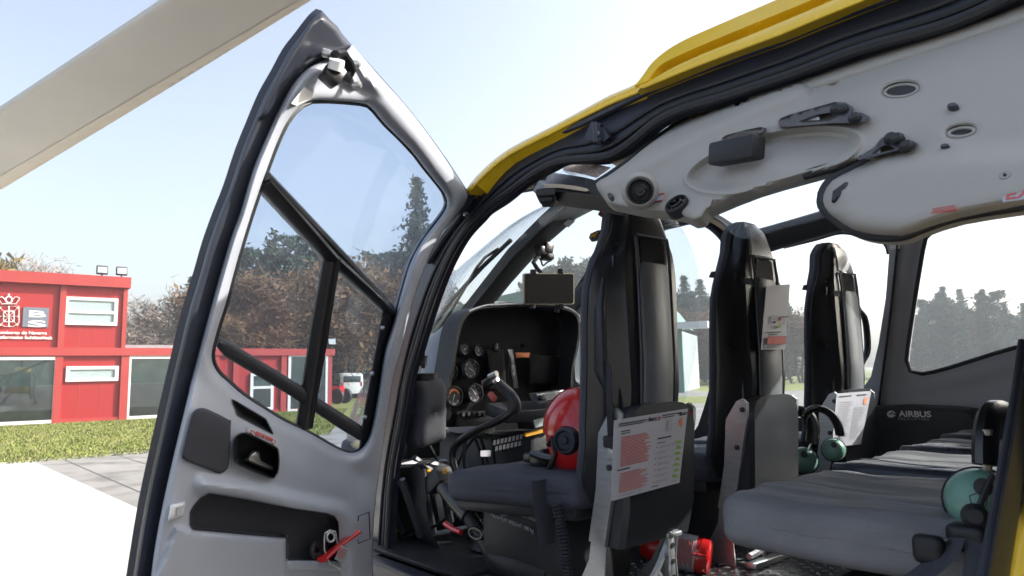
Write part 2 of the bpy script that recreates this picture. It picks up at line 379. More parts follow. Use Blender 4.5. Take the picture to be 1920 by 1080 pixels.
for px, py in ((867, 396), (876, 402), (861, 415), (842, 429)):
    P = at(px, py, LS); MB().lathe([(.008, -.004), (.008, .006), (.006, .012), (.0, .012)], P, (0, 1, 0), 10).build('hinge_bolt', 'silver', FR)
# latch striker in the frame
mb = MB(); pl = hit([(1124, 232), (1150, 246), (1158, 262), (1150, 270), (1124, 268), (1112, 262)], LS); mb.prism(pl+np.array([0, .02, 0]), (0, .012, 0))
pxtube(mb, [(1115, 231), (1117, 268)], LS, .0055, .045, 8); pxtube(mb, [(1115, 231), (1128, 236)], LS, .005, .03, 8); pxtube(mb, [(1117, 268), (1128, 266)], LS, .006, .03, 8)
STK = mb.build('door_striker', 'frame', HELI)
MB().lathe([(0, .01), (.006, .009), (.008, 0)], Vector(pl.mean(0))+Vector((0, .032, 0)), (0, 1, 0), 12).build('bolt', 'silver', STK)
# ---------------- yellow roof skin and engine cowling above the frame
def YS(P): return P[:, 1]-(-1.235-.1*np.clip(P[:, 0]-1.2, 0, 9)**2-.55*np.clip(P[:, 2]-2.17, 0, 9))
yl = [(872, 362), (877, 350), (902, 321), (952, 280), (1038, 235), (1110, 196), (1146, 177), (1188, 159), (1200, 149)]
sheet('roof_skin', cr(yl, False, 3)+cr([(1212, 157), (1205, 172), (1193, 178), (1138, 201), (1038, 251), (954, 294), (905, 335), (880, 364)], False, 3), YS, 'yellow', HELI, step=9, thick=.05, h=lambda X, d, e: rnd(d, 9, .012))
lowb = [(1196, 158), (1213, 153), (1257, 128), (1310, 103), (1382, 74), (1466, 39), (1557, 0), (1660, -46), (1780, -100)]
upb = [(1213, 152), (1226, 136), (1243, 119), (1299, 92), (1382, 57), (1521, 0), (1620, -44), (1740, -97)]
topb = [(1190, 161), (1200, 148), (1207, 139), (1224, 116), (1252, 93), (1285, 74), (1327, 55), (1396, 25), (1454, 0), (1560, -48), (1680, -102)]
def YS2(P): return YS(P)+.012
CW = sheet('engine_cowling', cr(topb, False, 3)+cr(upb, False, 3)[::-1], YS, 'yellow', HELI, step=9, thick=.2, h=lambda X, d, e: .022+rnd(d, 16, .02))
sheet('cowling_band', cr(lowb, False, 3)+[(1790, -118), (1660, -64), (1557, -18), (1466, 22), (1382, 57), (1310, 88), (1257, 112), (1213, 140)], YS2, 'black', CW, step=12, thick=.15)
sheet('cowling_lip', cr(lowb, False, 3)+cr([(1196, 172), (1240, 154), (1299, 130), (1396, 93), (1466, 67), (1540, 36), (1625, 2), (1740, -44), (1800, -70)], False, 3)[::-1], YS, 'yellow', CW, step=8, thick=.03, h=lambda X, d, e: .014+rnd(d, 8, .01))
# ---------------- headliner
hl = [(1117, 344), (1138, 331), (1174, 306), (1204, 281), (1235, 257), (1271, 233), (1327, 203), (1371, 181), (1421, 161), (1491, 141), (1496, 151), (1515, 157), (1535, 152), (1620, 117), (1667, 98), (1778, 53), (1900, 0), (2060, -66), (2200, -125), (2260, -40), (2300, 100), (2300, 327), (2120, 352), (1920, 382), (1800, 402), (1730, 425), (1690, 440), (1640, 440), (1600, 430), (1566, 408), (1545, 388), (1543, 365), (1561, 338), (1597, 319), (1633, 299), (1575, 310), (1508, 328), (1418, 355), (1347, 384), (1326, 394), (1316, 409), (1298, 414), (1278, 404), (1240, 398), (1200, 394), (1160, 386), (1141, 381), (1127, 365)]
dome = oval(1450, 299, 171, 54, -13.5, 40); bulge = [(1560, 400), (1568, 350), (1660, 305), (1800, 285), (1920, 280), (2250, 240), (2290, 310), (1920, 378), (1690, 436), (1600, 426)]
def hh(X, d, e):
    s_ = sdist(X, dome); r = .012+rnd(np.minimum(d, e), 14, .016)
    r += .006*np.exp(-((s_-2)/5)**2)-.016*sst((s_-3)/18)+.014*np.exp(-(((X[:, 0]-1450)/90)**2+((X[:, 1]-320)/34)**2))
    b_ = sdist(X, bulge); r += .026*sst((b_+24)/50)
    ch = np.array([(1130, 345), (1215, 300), (1300, 255), (1400, 205), (1480, 175), (1500, 165)]); q = pdist(X, ch, False); r += .020*sst(1-q/34)
    for cx, cy, a in ((1562, 156, 15), (1800, 62, 17)): r -= .012*sst(1-np.hypot((X[:, 0]-cx)/a, (X[:, 1]-cy)/7))
    return r
spk = [(1689, 168, 31, 11, -8), (1802, 246, 24, 8, -8)]
vents = [(1886, 333, 20, 11, -6), (1200, 358, 17, 17, 0), (1267, 381, 14, 7, -10)]
holes = [oval(*q, n=20) for q in spk]
HD = sheet('headliner', cr(hl, True, 2), CS, 'head', HELI, holes=holes, step=8, thick=.02, h=hh, edge=7, feat=[dome], fo=(-9, -5, -2, 1, 3.5, 6, 10, 15, 21))
hedge = cr(hl[:17], False, 4)
mb = MB(); pxtube(mb, resample(hedge, 90), CS, .0085, .012, 8); pxtube(mb, resample(cr(hl[22:37], False, 4), 90), CS, .009, .012, 8); mb.build('liner_edge_seal', 'black', HD)
for (cx, cy, a, b_, an) in spk:
    P = hit_off(oval(cx, cy, a*1.0, b_*1.0, an, 24), CS, .027); N = nrm(P, CS); P = P-N*.027
    mb = MB().tube(P+N*.025, .0022, 6, closed=True); mb.build('speaker_rim', 'head', HD)
    MB().loft([P+N*.024, P-N*.01, P*.6+P.mean(0)*.4-N*.03]).build('ceiling_speaker', 'black', HD)
for (cx, cy, a, b_, an) in vents:
    c0 = at(cx, cy, CS); N0 = Vector(nrm(np.array([c0]), CS)[0]); ax = (Vector(CAM)-c0).normalized() if cx == 1200 else N0
    rr = np.linalg.norm(at(cx+a, cy, CS)-c0); o_ = at(cx, cy, CS, .05 if cx > 1800 else .036)
    if cx == 1200: rr = .022; o_ = at(cx, cy, CS, .085)
    V = MB().lathe([(rr*1.12, -.02), (rr*1.12, .000), (rr, .003), (rr*.9, .0), (rr*.85, -.012), (0, -.012)], o_, ax).build('air_vent', 'black', HD)
    MB().lathe([(rr*.62, -.011), (rr*.6, .002), (rr*.5, .004), (rr*.42, -.006), (rr*.2, -.006), (rr*.14, .006), (0, .007)], o_, ax).build('vent_nozzle', 'blackgloss', V)
    if cx == 1200: MB().lathe([(rr*1.7, -.06), (rr*1.45, -.014), (rr*1.28, -.002), (rr*1.14, -.004), (rr*1.1, -.02)], o_, ax).build('vent_housing', 'head', V)
for cx, cy, a in ((1788, 203, 11), (1774, 279, 9), (1146, 370, 5)):
    P = hit_off(oval(cx, cy, a, a*.38 if a > 6 else a, -6, 14), CS, .03); N = nrm(P, CS); P = P-N*.03; MB().loft([P+N*.022, P+N*.034, P*.8+P.mean(0)*.2+N*.037]).build('screw_cover', 'aludark', HD)
def bracket(poly, hole, tri, bolts):
    b_ = sheet('shoulder_harness_bracket', poly, CS, 'blackgloss', HELI, holes=[hole], step=9, thick=-.03, h=.046, edge=6)
    sheet('pale_plate', tri, CS, 'plastic', b_, step=8, thick=-.02, h=.040)  # pale plate set in the bracket opening
    for px, py in bolts:
        P = at(px, py, CS, .046); N = nrm(np.array([P]), CS)[0]; MB().lathe([(.010, .0), (.010, .006), (.007, .010), (0, .010)], P-Vector(N)*.003, N, 12).build('bolt', 'black', b_)
bracket([(1459, 229), (1463, 222), (1480, 215), (1540, 198), (1565, 191), (1585, 192), (1600, 201), (1594, 211), (1616, 211), (1631, 219), (1622, 228), (1608, 230), (1560, 231), (1475, 238), (1462, 237)],
        [(1500, 227), (1532, 215), (1555, 211), (1568, 220), (1560, 223)], [(1492, 232), (1534, 213), (1537, 225), (1530, 228)], [(1568, 206), (1580, 206), (1603, 222)])
bracket([(1605, 298), (1615, 292), (1640, 275), (1652, 259), (1668, 251), (1688, 250), (1699, 259), (1692, 263), (1712, 264), (1722, 270), (1710, 278), (1690, 280), (1640, 293), (1612, 300)],
        [(1634, 289), (1652, 275), (1664, 271), (1678, 278), (1662, 284)], [(1628, 293), (1652, 274), (1650, 286)], [(1671, 260), (1682, 261), (1700, 275)])
mb = MB(); c0 = at(1380, 283, CS, .055); Rm = Matrix.Rotation(R(-12), 3, 'Z') @ Matrix.Rotation(R(-8), 3, 'Y')
mb.box(c0, (.105, .036, .042), .006, Rm); LB = mb.build('reading_lamp_box', 'black', HELI)
sheet('mounting_plate', [(1353, 259), (1362, 253), (1400, 243), (1425, 238), (1437, 240), (1432, 247), (1400, 262), (1370, 266)], CS, 'blackgloss', LB, step=8, thick=-.02, h=.048)
P = at(1361, 261, CS); MB().lathe([(.005, 0), (.005, .012), (0, .013)], P+Vector((0, 0, -.028)), (0, 0, -1), 10).build('screw', 'silver', LB)
mb = MB()
for i in range(8):
    a = (1563+i*3.0, 378-i*2.2); pxtube(mb, [a, (a[0]+2.5, a[1]-19)], CS, .003, .046, 6)
mb.build('air_grille', 'black', HD)
def sticker(name, poly, surf, h, body=None, tm='redink', size=.02, border=None, parent=None, bold=0):
    s_ = sheet(name, poly, surf, 'paper', parent or HELI, step=12, thick=-h+.001, h=h)
    P = hit_off(poly, surf, h+.0006); a, b_, c_, d_ = [Vector(q) for q in P[:4]]
    if border: mb = MB(); mb.tube([a.lerp(c_, .03), b_.lerp(d_, .03), c_.lerp(a, .03), d_.lerp(b_, .03)], border, 4, closed=True); mb.build('sticker_border', 'red', s_)
    if body:
        u = (b_-a).normalized(); v = (a-d_); H = v.length
        text('sticker_text', body, d_+u*(b_-a).length*.07+v*.26, u, v, size, tm, s_, .0004, bold=bold)
    return s_
sticker('exit_sign', [(1878, 364), (1936, 355), (1937, 371), (1880, 379)], CS, .052, 'EXIT', 'redink', .0225, bold=.0003)
sticker('warning_sticker', [(1742, 389), (1796, 381), (1797, 393), (1744, 401)], CS, .052, None, border=.0009)
mb = MB()
for k in range(2): pxtube(mb, [(1748, 392+k*4), (1791, 385+k*4)], CS, .0006, .0545, 4)
mb.build('warning_lines', 'redink', HD)
sticker('front_placard', [(1228, 366), (1247, 362), (1242, 376), (1226, 378)], CS, .03, None, border=.0012)
mb = MB(); xs_ = np.linspace(-.36, 1.06, 8)
mb.loft([[Vector((x, y, 2.372-.94*max(0, abs(y-YC+.05)-.45)**2)) for y in np.linspace(-3.05, -1.6, 25)] for x in xs_], caps=False, open_=True)
mb.loft([[Vector((x, y, 2.372-.94*max(0, abs(y-YC+.05)-.45)**2)) for y in np.linspace(-1.6, -1.27, 9)] for x in np.linspace(-.36, .72, 6)], caps=False, open_=True); o = mb.build('added_roof_shell', 'head', HELI); sm = o.modifiers.new('skin', 'SOLIDIFY'); sm.thickness = .012  # added to stop sun leaking through the roof gap
# ---------------- roof windows with their seals
RW = sheet('roof_window', cr([(1000, 330), (1060, 290), (1150, 270), (1210, 225), (1300, 190), (1420, 140), (1421, 165), (1327, 208), (1235, 262), (1174, 311), (1117, 350), (1060, 332)], True, 3), CS, 'pane', HELI, step=18, thick=.004)
sheet('placard', [(1054, 318), (1066, 303), (1088, 300), (1145, 314), (1118, 333), (1100, 328)], CS, 'brownpaper', RW, step=9, thick=.001, h=.004)
sheet('tape', [(1142, 302), (1168, 284), (1186, 290), (1156, 312)], CS, 'tan', RW, step=9, thick=.001, h=.004)
sheet('roof_window', cr([(1326, 396), (1347, 380), (1418, 350), (1508, 323), (1575, 306), (1640, 296), (1600, 322), (1563, 342), (1548, 370), (1550, 402), (1456, 428), (1391, 446), (1360, 425)], True, 3), CS, 'pane', HELI, step=18, thick=.004)
# front roof beam above the windscreen
WB = sheet('windscreen_beam', cr([(930, 352), (966, 340), (1007, 322), (1060, 327), (1110, 336), (1145, 352), (1150, 372), (1110, 366), (1071, 361), (999, 358), (943, 374), (915, 400), (890, 420), (880, 400)], True, 3), CS, 'black', HELI, step=12, thick=.05, edge=7)
sheet('beam_trim', cr([(962, 358), (1000, 347), (1050, 345), (1100, 353), (1098, 359), (1050, 352), (1000, 354)], True, 2), CS, 'tan', WB, step=8, thick=-.004, h=.008)
mb = MB(); P = at(1026, 368, CS); mb.box(P, (.05, .09, .02), .005, Matrix.Rotation(R(40), 3, 'Z')); mb.box(P+Vector((0, 0, -.014)), (.035, .07, .015), .004, Matrix.Rotation(R(40), 3, 'Z')); mb.build('compass_mount', 'black', WB)
# centre post and right-hand windscreen pillar
post = [(1075, 358), (1051, 392), (1019, 421), (960, 480), (885, 574), (870, 592), (912, 590), (928, 568), (960, 529), (987, 499), (1024, 459), (1081, 410), (1132, 384), (1140, 366), (1110, 350)]
PO = sheet('windscreen_post', post, WS, 'black', HELI, step=9, thick=.04, edge=7, h=lambda X, d, e: rnd(d, 10, .02))
sheet('placard', [(1056, 420), (1065, 411), (1079, 414), (1066, 427)], WS, 'paper', PO, step=6, thick=-.001, h=.024)
sheet('windscreen_liner', [(1091, 383), (1104, 366), (1135, 372), (1150, 388), (1130, 390)], WS, 'trim', PO, step=8, thick=-.004, h=.012)
pil = [(1195, 440), (1140, 484), (1078, 543), (1052, 575), (1050, 605), (1081, 585), (1118, 546), (1160, 505), (1200, 470)]
def PS(P): return P[:, 1]-(-2.86+.1*np.clip(P[:, 0]-1.2, 0, 9)**2)
sheet('windscreen_post', pil, PS, 'black', HELI, step=9, thick=.06, edge=7, h=lambda X, d, e: rnd(d, 9, .015))
# ---------------- right side: dark door frames, then the grey side panel
W2 = [(1081, 590), (1118, 546), (1150, 512), (1200, 455), (1240, 430), (1272, 421), (1304, 415), (1332, 426), (1357, 451), (1371, 483), (1376, 515), (1373, 580), (1350, 655), (1318, 770), (1296, 812), (1240, 820), (1150, 780), (1090, 724), (1078, 700)]
W3 = [(1420, 478), (1470, 463), (1530, 448), (1569, 437), (1594, 437), (1640, 445), (1661, 458), (1667, 476), (1661, 557), (1647, 646), (1633, 706), (1622, 722), (1600, 760), (1560, 778), (1400, 790), (1330, 800), (1345, 740), (1380, 660), (1405, 560)]
W4 = [(1736, 447), (1750, 432), (1771, 419), (1807, 410), (1920, 396), (2200, 360), (2600, 305), (2800, 300), (2900, 360), (2880, 440), (2700, 470), (2300, 545), (1920, 647), (1842, 670), (1771, 692), (1736, 700), (1716, 701), (1704, 692), (1700, 674), (1711, 592), (1725, 504)]
rf = [(1150, 430), (1230, 398), (1290, 398), (1320, 398), (1350, 415), (1391, 441), (1456, 424), (1544, 398), (1566, 405), (1640, 432), (1672, 452), (1676, 480), (1668, 560), (1655, 640), (1640, 706), (1632, 760), (1620, 1000), (1100, 1150), (1000, 760), (1040, 600)]
RF = sheet('side_frame', rf, RS, 'black', HELI, holes=[cr(W2, True, 4), cr(W3, True, 4)], step=16, thick=.05, edge=8)
mb = MB(); pxtube(mb, resample(cr(W2[3:13], False, 5), 50), RS, .014, .012, 8); pxtube(mb, resample(cr(W3[1:8], False, 4), 40), RS, .009, .008, 8)
pxtube(mb, resample(cr([(1318, 400), (1350, 418), (1376, 442), (1390, 470), (1394, 520)], False, 5), 40), RS, .013, .02, 8); mb.build('frame_seal', 'frame', RF)
sheet('roof_rail', [(1380, 443), (1456, 421), (1544, 396), (1562, 402), (1580, 420), (1583, 432), (1569, 437), (1490, 459), (1420, 480), (1395, 482)], RS, 'black', RF, step=10, thick=.02, h=lambda X, d, e: .03+rnd(d, 12, .02))
sheet('arch_trim', cr([(1313, 402), (1345, 414), (1372, 434), (1389, 453), (1386, 456), (1366, 440), (1340, 421), (1312, 408)], True, 2), RS, 'tan', RF, step=7, thick=-.004, h=.034)
for o_ in (W2, W3): sheet('side_window', cr(o_, True, 4), RS, 'pane', HELI, step=22, thick=.004, h=-.02)
rp = [(1569, 434), (1600, 430), (1690, 438), (1730, 424), (1920, 381), (2120, 350), (2600, 280), (3100, 200), (3100, 1150), (1920, 980), (1640, 900), (1590, 790), (1622, 722), (1633, 706), (1647, 646), (1661, 557), (1667, 476), (1661, 458), (1640, 445), (1594, 437)]
def hr(X, d, e):
    r = .022+rnd(d, 10, .012)+rnd(e, 16, .0)-.012*sst((26-e)/18)
    r += .012*np.exp(-(((X[:, 0]-1683)+.11*(X[:, 1]-600))/12)**2)*sst((X[:, 1]-430)/30)
    dip = [(1690, 520), (1672, 690), (1690, 735), (1740, 742), (1850, 720), (2100, 660)]; r -= .012*np.exp(-(pdist(X, dip, False)/16)**2)
    return r
RP = sheet('side_panel', cr(rp, True, 1), RS, 'trim', HELI, holes=[cr(W4, True, 4)], step=12, thick=.03, h=hr, edge=8)
sheet('side_window', cr(W4, True, 4), RS, 'pane', HELI, step=24, thick=.004, h=-.01)
mb = MB(); pxtube(mb, resample(cr(W4, True, 4)+[W4[0]], 120), RS, .008, .022, 8); mb.build('window_seal', 'black', RP)
mb = MB(); pxtube(mb, [(1686, 448), (1684, 470)], RS, .03, .04, 8, flat=.15); pxtube(mb, resample([(1682, 470), (1668, 600), (1650, 740), (1643, 790)], 12), RS, .0145, .043, 8, flat=.2); mb.build('belt_strap', 'black', RP)
mb = MB(); P = at(1687, 461, RS); mb.box(P+Vector((0, .05, 0)), (.035, .02, .04), .004); mb.build('belt_guide', 'white', RP)
# black padded bin along the wall, with its lettering
def BS(P): return P[:, 1]-(-2.98+.0*P[:, 0])
bn = [(1612, 762), (1700, 759), (1790, 763), (1828, 768), (1838, 780), (1838, 860), (1700, 890), (1605, 880), (1598, 820)]
BN = sheet('side_pad', bn, BS, 'black', HELI, step=12, thick=.07, h=lambda X, d, e: rnd(d, 12, .02))
def lay(name, body, p0, p1, pv, surf, h, m, parent, fit=True, bold=0.):
    a, b_, c_ = at(*p0, surf, h), at(*p1, surf, h), at(*pv, surf, h); off = Vector((0, 0, 0))
    o_ = text(name, body, a+off, b_-a, c_-a, (c_-a).length*1.38, m, parent, .0006, bold=bold)
    me = o_.data; X = np.array([v.co for v in me.vertices]); u = np.array((b_-a).normalized()); t = (X-np.array(a+off))@u
    k = (b_-a).length/max(t.max(), 1e-6)
    for v, tt in zip(me.vertices, t): v.co = Vector(v.co)+Vector(u)*float(tt*(k-1))
    return o_
lay('pad_lettering', 'AIRBUS', (1686, 781), (1746, 782), (1686, 770), BS, .022, 'white', BN, bold=.0006)
lay('pad_lettering', 'HELICOPTERS', (1684, 787.5), (1742, 788.5), (1684, 782), BS, .022, 'greyink', BN)
P = hit(oval(1675, 776, 8, 6.5, 0, 20), BS); LG = MB().loft([P+np.array([0, .0205, 0]), P+np.array([0, .0225, 0])]).build('pad_emblem', 'white', BN)
mb = MB(); pxtube(mb, cr([(1668, 777), (1673, 774), (1677, 777), (1682, 775)], False, 3), BS, .0022, .0235, 5); mb.build('emblem_swirl', 'black', LG)
# ---------------- opened cockpit door
dl = [(604, 20), (589, 33), (563, 67), (541, 96), (519, 137), (496, 178), (474, 230), (452, 285), (430, 352), (411, 400), (391, 456), (375, 512), (353, 585), (334, 663), (316, 740), (297, 825), (271, 945), (249, 1080), (238, 1150)]
dr = [(702, 1150), (700, 1080), (698, 1049), (702, 963), (712, 878), (724, 796), (737, 711), (751, 660), (760, 622), (776, 560), (795, 505), (811, 467), (830, 435), (850, 412), (869, 391), (879, 375), (877, 359), (859, 330), (826, 281), (770, 207), (715, 144), (659, 83)]
dout = cr(dl, False, 3)+cr(dr, False, 3)
win = cr([(585, 188), (559, 202), (537, 230), (518, 270), (500, 318), (478, 380), (457, 446), (438, 512), (423, 569), (407, 619), (397, 660), (399, 682), (410, 701), (429, 718), (454, 740), (492, 765), (533, 790), (574, 809), (618, 834), (645, 847), (663, 849), (678, 842), (691, 822), (700, 790), (710, 735), (722, 660), (739, 603), (757, 537), (772, 490), (796, 447), (823, 412), (838, 388), (836, 369), (827, 354), (796, 315), (770, 281), (722, 233), (695, 201), (674, 193), (630, 189)], True, 3)
DR = sheet('cockpit_door', dout, DS, 'dooredge', HELI, holes=[win], step=16, thick=.012, edge=8, h=lambda X, d, e: rnd(d, 14, .022))
ll = [(660, 84), (640, 100), (600, 115), (572, 132), (548, 159), (522, 207), (500, 256), (474, 319), (450, 400), (432, 449), (401, 556), (379, 638), (357, 720), (353, 740), (334, 819), (306, 942), (287, 1049), (276, 1150)]
lr = [(701, 1150), (699, 1080), (697, 1049), (701, 963), (711, 878), (723, 796), (736, 711), (750, 660), (759, 622), (775, 560), (794, 505), (810, 467), (829, 435), (849, 411), (867, 390), (876, 374), (874, 359), (857, 332), (824, 283), (769, 209), (714, 147)]
lout = cr(ll, False, 3)+cr(lr, False, 3)
pocket = cr([(356, 960), (363, 948), (375, 934), (392, 925), (460, 936), (555, 955), (612, 963), (626, 968), (633, 979), (634, 1001), (632, 1050), (536, 1052), (536, 1009), (445, 1001), (361, 993), (356, 985)], True, 1)
spkr = cr([(357, 790), (363, 772), (375, 765), (391, 768), (429, 787), (433, 796), (430, 866), (424, 882), (412, 888), (397, 883), (347, 863), (342, 853), (347, 831)], True, 2)
hand = cr([(441, 828), (444, 817), (455, 813), (467, 816), (514, 838), (522, 848), (522, 878), (517, 892), (506, 895), (448, 871), (441, 861)], True, 2)
vent = [(435, 749), (498, 786), (512, 814), (446, 779)]
arm = [(385, 910), (470, 922), (555, 945), (640, 962), (660, 985), (664, 1080)]
ridge = [(640, 105), (700, 160), (760, 225), (800, 275), (848, 340), (858, 368), (845, 395), (815, 432), (790, 480), (765, 550), (735, 650), (718, 740), (700, 830), (680, 862)]
def hd(X, d, e):
    r = .026+rnd(np.minimum(d*1.0, e), 22, .020)+.010*sst(1-pdist(X, ridge, False)/34)
    low = sst((X[:, 1]-(735+(X[:, 0]-440)*.55))/90); r += .016*low
    r += .018*sst(1-pdist(X, arm, False)/28)
    r += .010*sst((sdist(X, [(330, 985), (360, 996), (537, 1010), (537, 1200), (250, 1200)])+4)/10)
    s_ = sdist(X, pocket); r = r-(.030)*sst((s_+2)/8)-.012*low*sst((s_+2)/8)
    s_ = sdist(X, hand); r -= .022*sst((s_+1)/8)
    s_ = sdist(X, vent); r -= .018*sst((s_+1)/7)
    top = sst((200-X[:, 1])/40); r -= .012*top*sst((d-16)/20)
    return np.maximum(r, .024)
LN = sheet('door_liner', lout, DS, 'liner', DR, holes=[win], step=7, thick=0, h=hd, edge=7, feat=[pocket, hand, vent], fo=(-5, -2, 1, 3.5, 6.5))
sheet('top_corner_seal', cr([(604, 24), (560, 76), (525, 134), (502, 178), (484, 222), (505, 215), (528, 178), (556, 140), (590, 116), (640, 98), (655, 84)], True, 2), DS, 'frame', DR, step=9, thick=0, h=lambda X, d, e: .024+rnd(d, 10, .012))
sheet('storage_pocket', pocket, DS, 'pocket', DR, step=9, thick=-.004, h=lambda X, d, e: hd(X, np.full(len(X), 99.), np.full(len(X), 99.))+.002)
sheet('speaker_panel', spkr, DS, 'pocket', DR, step=8, thick=0, h=lambda X, d, e: hd(X, np.full(len(X), 60.), np.full(len(X), 60.))+.001+rnd(d, 5, .006))
HR = sheet('handle_recess', hand, DS, 'blackgloss', DR, step=6, thick=-.002, h=lambda X, d, e: hd(X, np.full(len(X), 60.), np.full(len(X), 60.))+.003+.012*sst(1-d/6))
sheet('door_handle', cr([(473, 845), (486, 848), (489, 864), (511, 874), (511, 880), (506, 882), (460, 864), (464, 857)], True, 2), DS, 'silver', HR, step=5, thick=-.03, h=lambda X, d, e: .052+rnd(d, 8, .012))
sheet('door_vent', vent, DS, 'black', DR, step=7, thick=-.002, h=lambda X, d, e: hd(X, np.full(len(X), 60.), np.full(len(X), 60.))+.003)
fh = lambda X, d, e: hd(X, np.full(len(X), 60.), np.full(len(X), 60.))+.003
PT = sheet('opening_label', [(467, 800), (525, 825), (520, 838), (462, 809)], DS, 'paper', DR, step=7, thick=0, h=fh)
PT.data.materials[0] = K['paper']
def fhs(P): return DS(P)-float(hd(np.array([[493., 818.]]), np.array([60.]), np.array([60.]))[0]+.0045)
lay('label_lettering', 'PULL TO OPEN', (479, 814.5), (509, 827.5), (480.5, 808.5), fhs, .0006, 'redink', PT, bold=.0004)
mb = MB()
for x_, y_ in ((474, 810), (513.5, 827.5)): pxtube(mb, [(x_-2.5, y_-3), (x_+2.5, y_-2), (x_+3, y_+2), (x_, y_+6), (x_-4, y_+1)], fhs, .0007, .001, 4, closed=True)
mb.build('label_arrow', 'redink', PT)
mb = MB()
for q, hh_ in (([(319, 947), (347, 940), (344, 966), (314, 979)], .075),): pass
sheet('door_socket', [(319, 947), (347, 940), (344, 966), (314, 979)], DS, 'white', DR, step=6, thick=-.03, h=lambda X, d, e: .066+rnd(d, 6, .012))
sheet('socket_plate', [(333, 950), (345, 947), (342, 964), (331, 968)], DS, 'trim', DR, step=6, thick=-.05, h=.081)
mb = MB(); pxtube(mb, win[::2], DS, .006, .016, 6, closed=True); mb.build('window_seal', 'black', DR)
DP = sheet('door_window', win, DS, 'doorpane', DR, step=24, thick=.004, h=0.0)
mb = MB(); pxtube(mb, [(488, 338), (560, 418), (617, 482), (680, 538), (738, 592)], DS, .019, .016, 10, flat=.6); pxtube(mb, [(500, 330), (560, 392), (640, 476), (735, 578)], DS, .008, .026, 8); mb.build('window_bar', 'blackgloss', DP)
mb = MB(); pxtube(mb, [(623, 480), (600, 610), (570, 802)], DS, .020, .018, 10, flat=.6); pxtube(mb, [(633, 484), (608, 640), (580, 800)], DS, .007, .028, 8); mb.build('window_bar', 'blackgloss', DP)
sheet('window_bar', [(406, 650), (412, 634), (430, 640), (560, 720), (600, 748), (690, 806), (684, 832), (640, 806), (540, 740), (420, 668)], DS, 'black', DP, step=9, thick=.0, h=lambda X, d, e: .010+rnd(d, 8, .012))
HS = sheet('hinge_strip', [(716, 588), (740, 575), (735, 610), (722, 655), (705, 775), (692, 832), (672, 845), (684, 760)], DS, 'black', DP, step=9, thick=0, h=lambda X, d, e: .012+rnd(d, 8, .012))
for px, py in ((715, 614), (696, 700), (682, 782)):
    P = at(px, py, DS, .022); MB().lathe([(.006, 0), (.006, .006), (0, .009)], P, _n if (CAM-np.array(P))@_n > 0 else -_n, 10).build('bolt', 'silver', HS)
# latch mechanism at the top corner of the door
sheet('latch_plate', [(604, 99), (612, 94), (640, 97), (660, 108), (664, 128), (680, 160), (676, 165), (655, 140), (630, 112)], DS, 'liner', DR, step=7, thick=0, h=.05)
N3 = Vector(_n if (CAM-A0)@_n > 0 else -_n)
mb = MB(); pxtube(mb, [(632, 112), (631, 120), (628, 132)], DS, .012, .085, 14); LT = mb.build('door_latch', 'white', DR)
mb = MB(); P = at(623, 140, DS, .075); mb.box(P, (.032, .03, .032), .005, Matrix.Rotation(R(30), 3, 'X')); pxtube(mb, [(628, 102), (642, 100), (652, 115), (658, 132), (652, 148), (640, 138), (634, 130)], DS, .0095, .075, 8, flat=.7); mb.build('latch_hook', 'blackgloss', LT)
for px, py in ((607, 99), (661, 119), (663, 158), (638, 108)):
    P = at(px, py, DS, .05); MB().lathe([(.007, 0), (.007, .01), (.004, .015), (0, .015)], P, N3, 12).build('bolt', 'silver', LT)
sheet('latch_bracket', [(546, 194), (570, 163), (588, 175), (583, 186), (556, 198)], DS, 'white', DR, step=6, thick=0, h=.055)
# emergency handle and its clear card
mb = MB(); pxtube(mb, [(604, 1049), (636, 1022), (668, 998)], DS, [.014, .010, .014], .075, 10, flat=.5); RH = mb.build('jettison_handle', 'red', DR)
mb = MB(); pxtube(mb, oval(620, 1007, 7, 9, 0, 16), DS, .0025, .075, 6, closed=True); pxtube(mb, [(608, 1010), (609, 1000), (618, 994), (629, 997), (632, 1018), (660, 1028), (668, 1036), (648, 1072), (618, 1056), (608, 1030)], DS, .0018, .072, 6, closed=True); mb.build('wire_guard', 'plastic', RH)
sheet('handle_card', [(640, 1022), (655, 1029), (644, 1056), (627, 1048)], DS, 'paper', RH, step=6, thick=-.07, h=.085)
mb = MB()
for k in range(4): pxtube(mb, [(639-k*2.2, 1028+k*4.6), (650-k*2.2, 1033+k*4.6)], DS, .0012, .087, 4)
mb.build('card_lines', 'redink', RH)
mb = MB(); pxtube(mb, oval(591, 1031, 8, 12, 8, 18), DS, .008, .055, 8, closed=True); mb.build('rubber_ring', 'black', DR)
mb = MB(); pxtube(mb, [(672, 977), (672, 968), (692, 960), (694, 1010), (672, 1019), (671, 1012)], DS, .0016, .075, 5); mb.build('wire_clip', 'ink', DR)
sheet('pocket_ledge', [(538, 1051), (635, 1051), (640, 1060), (640, 1071), (536, 1071)], DS, 'liner', DR, step=7, thick=0, h=lambda X, d, e: .060+rnd(d, 4, .006))
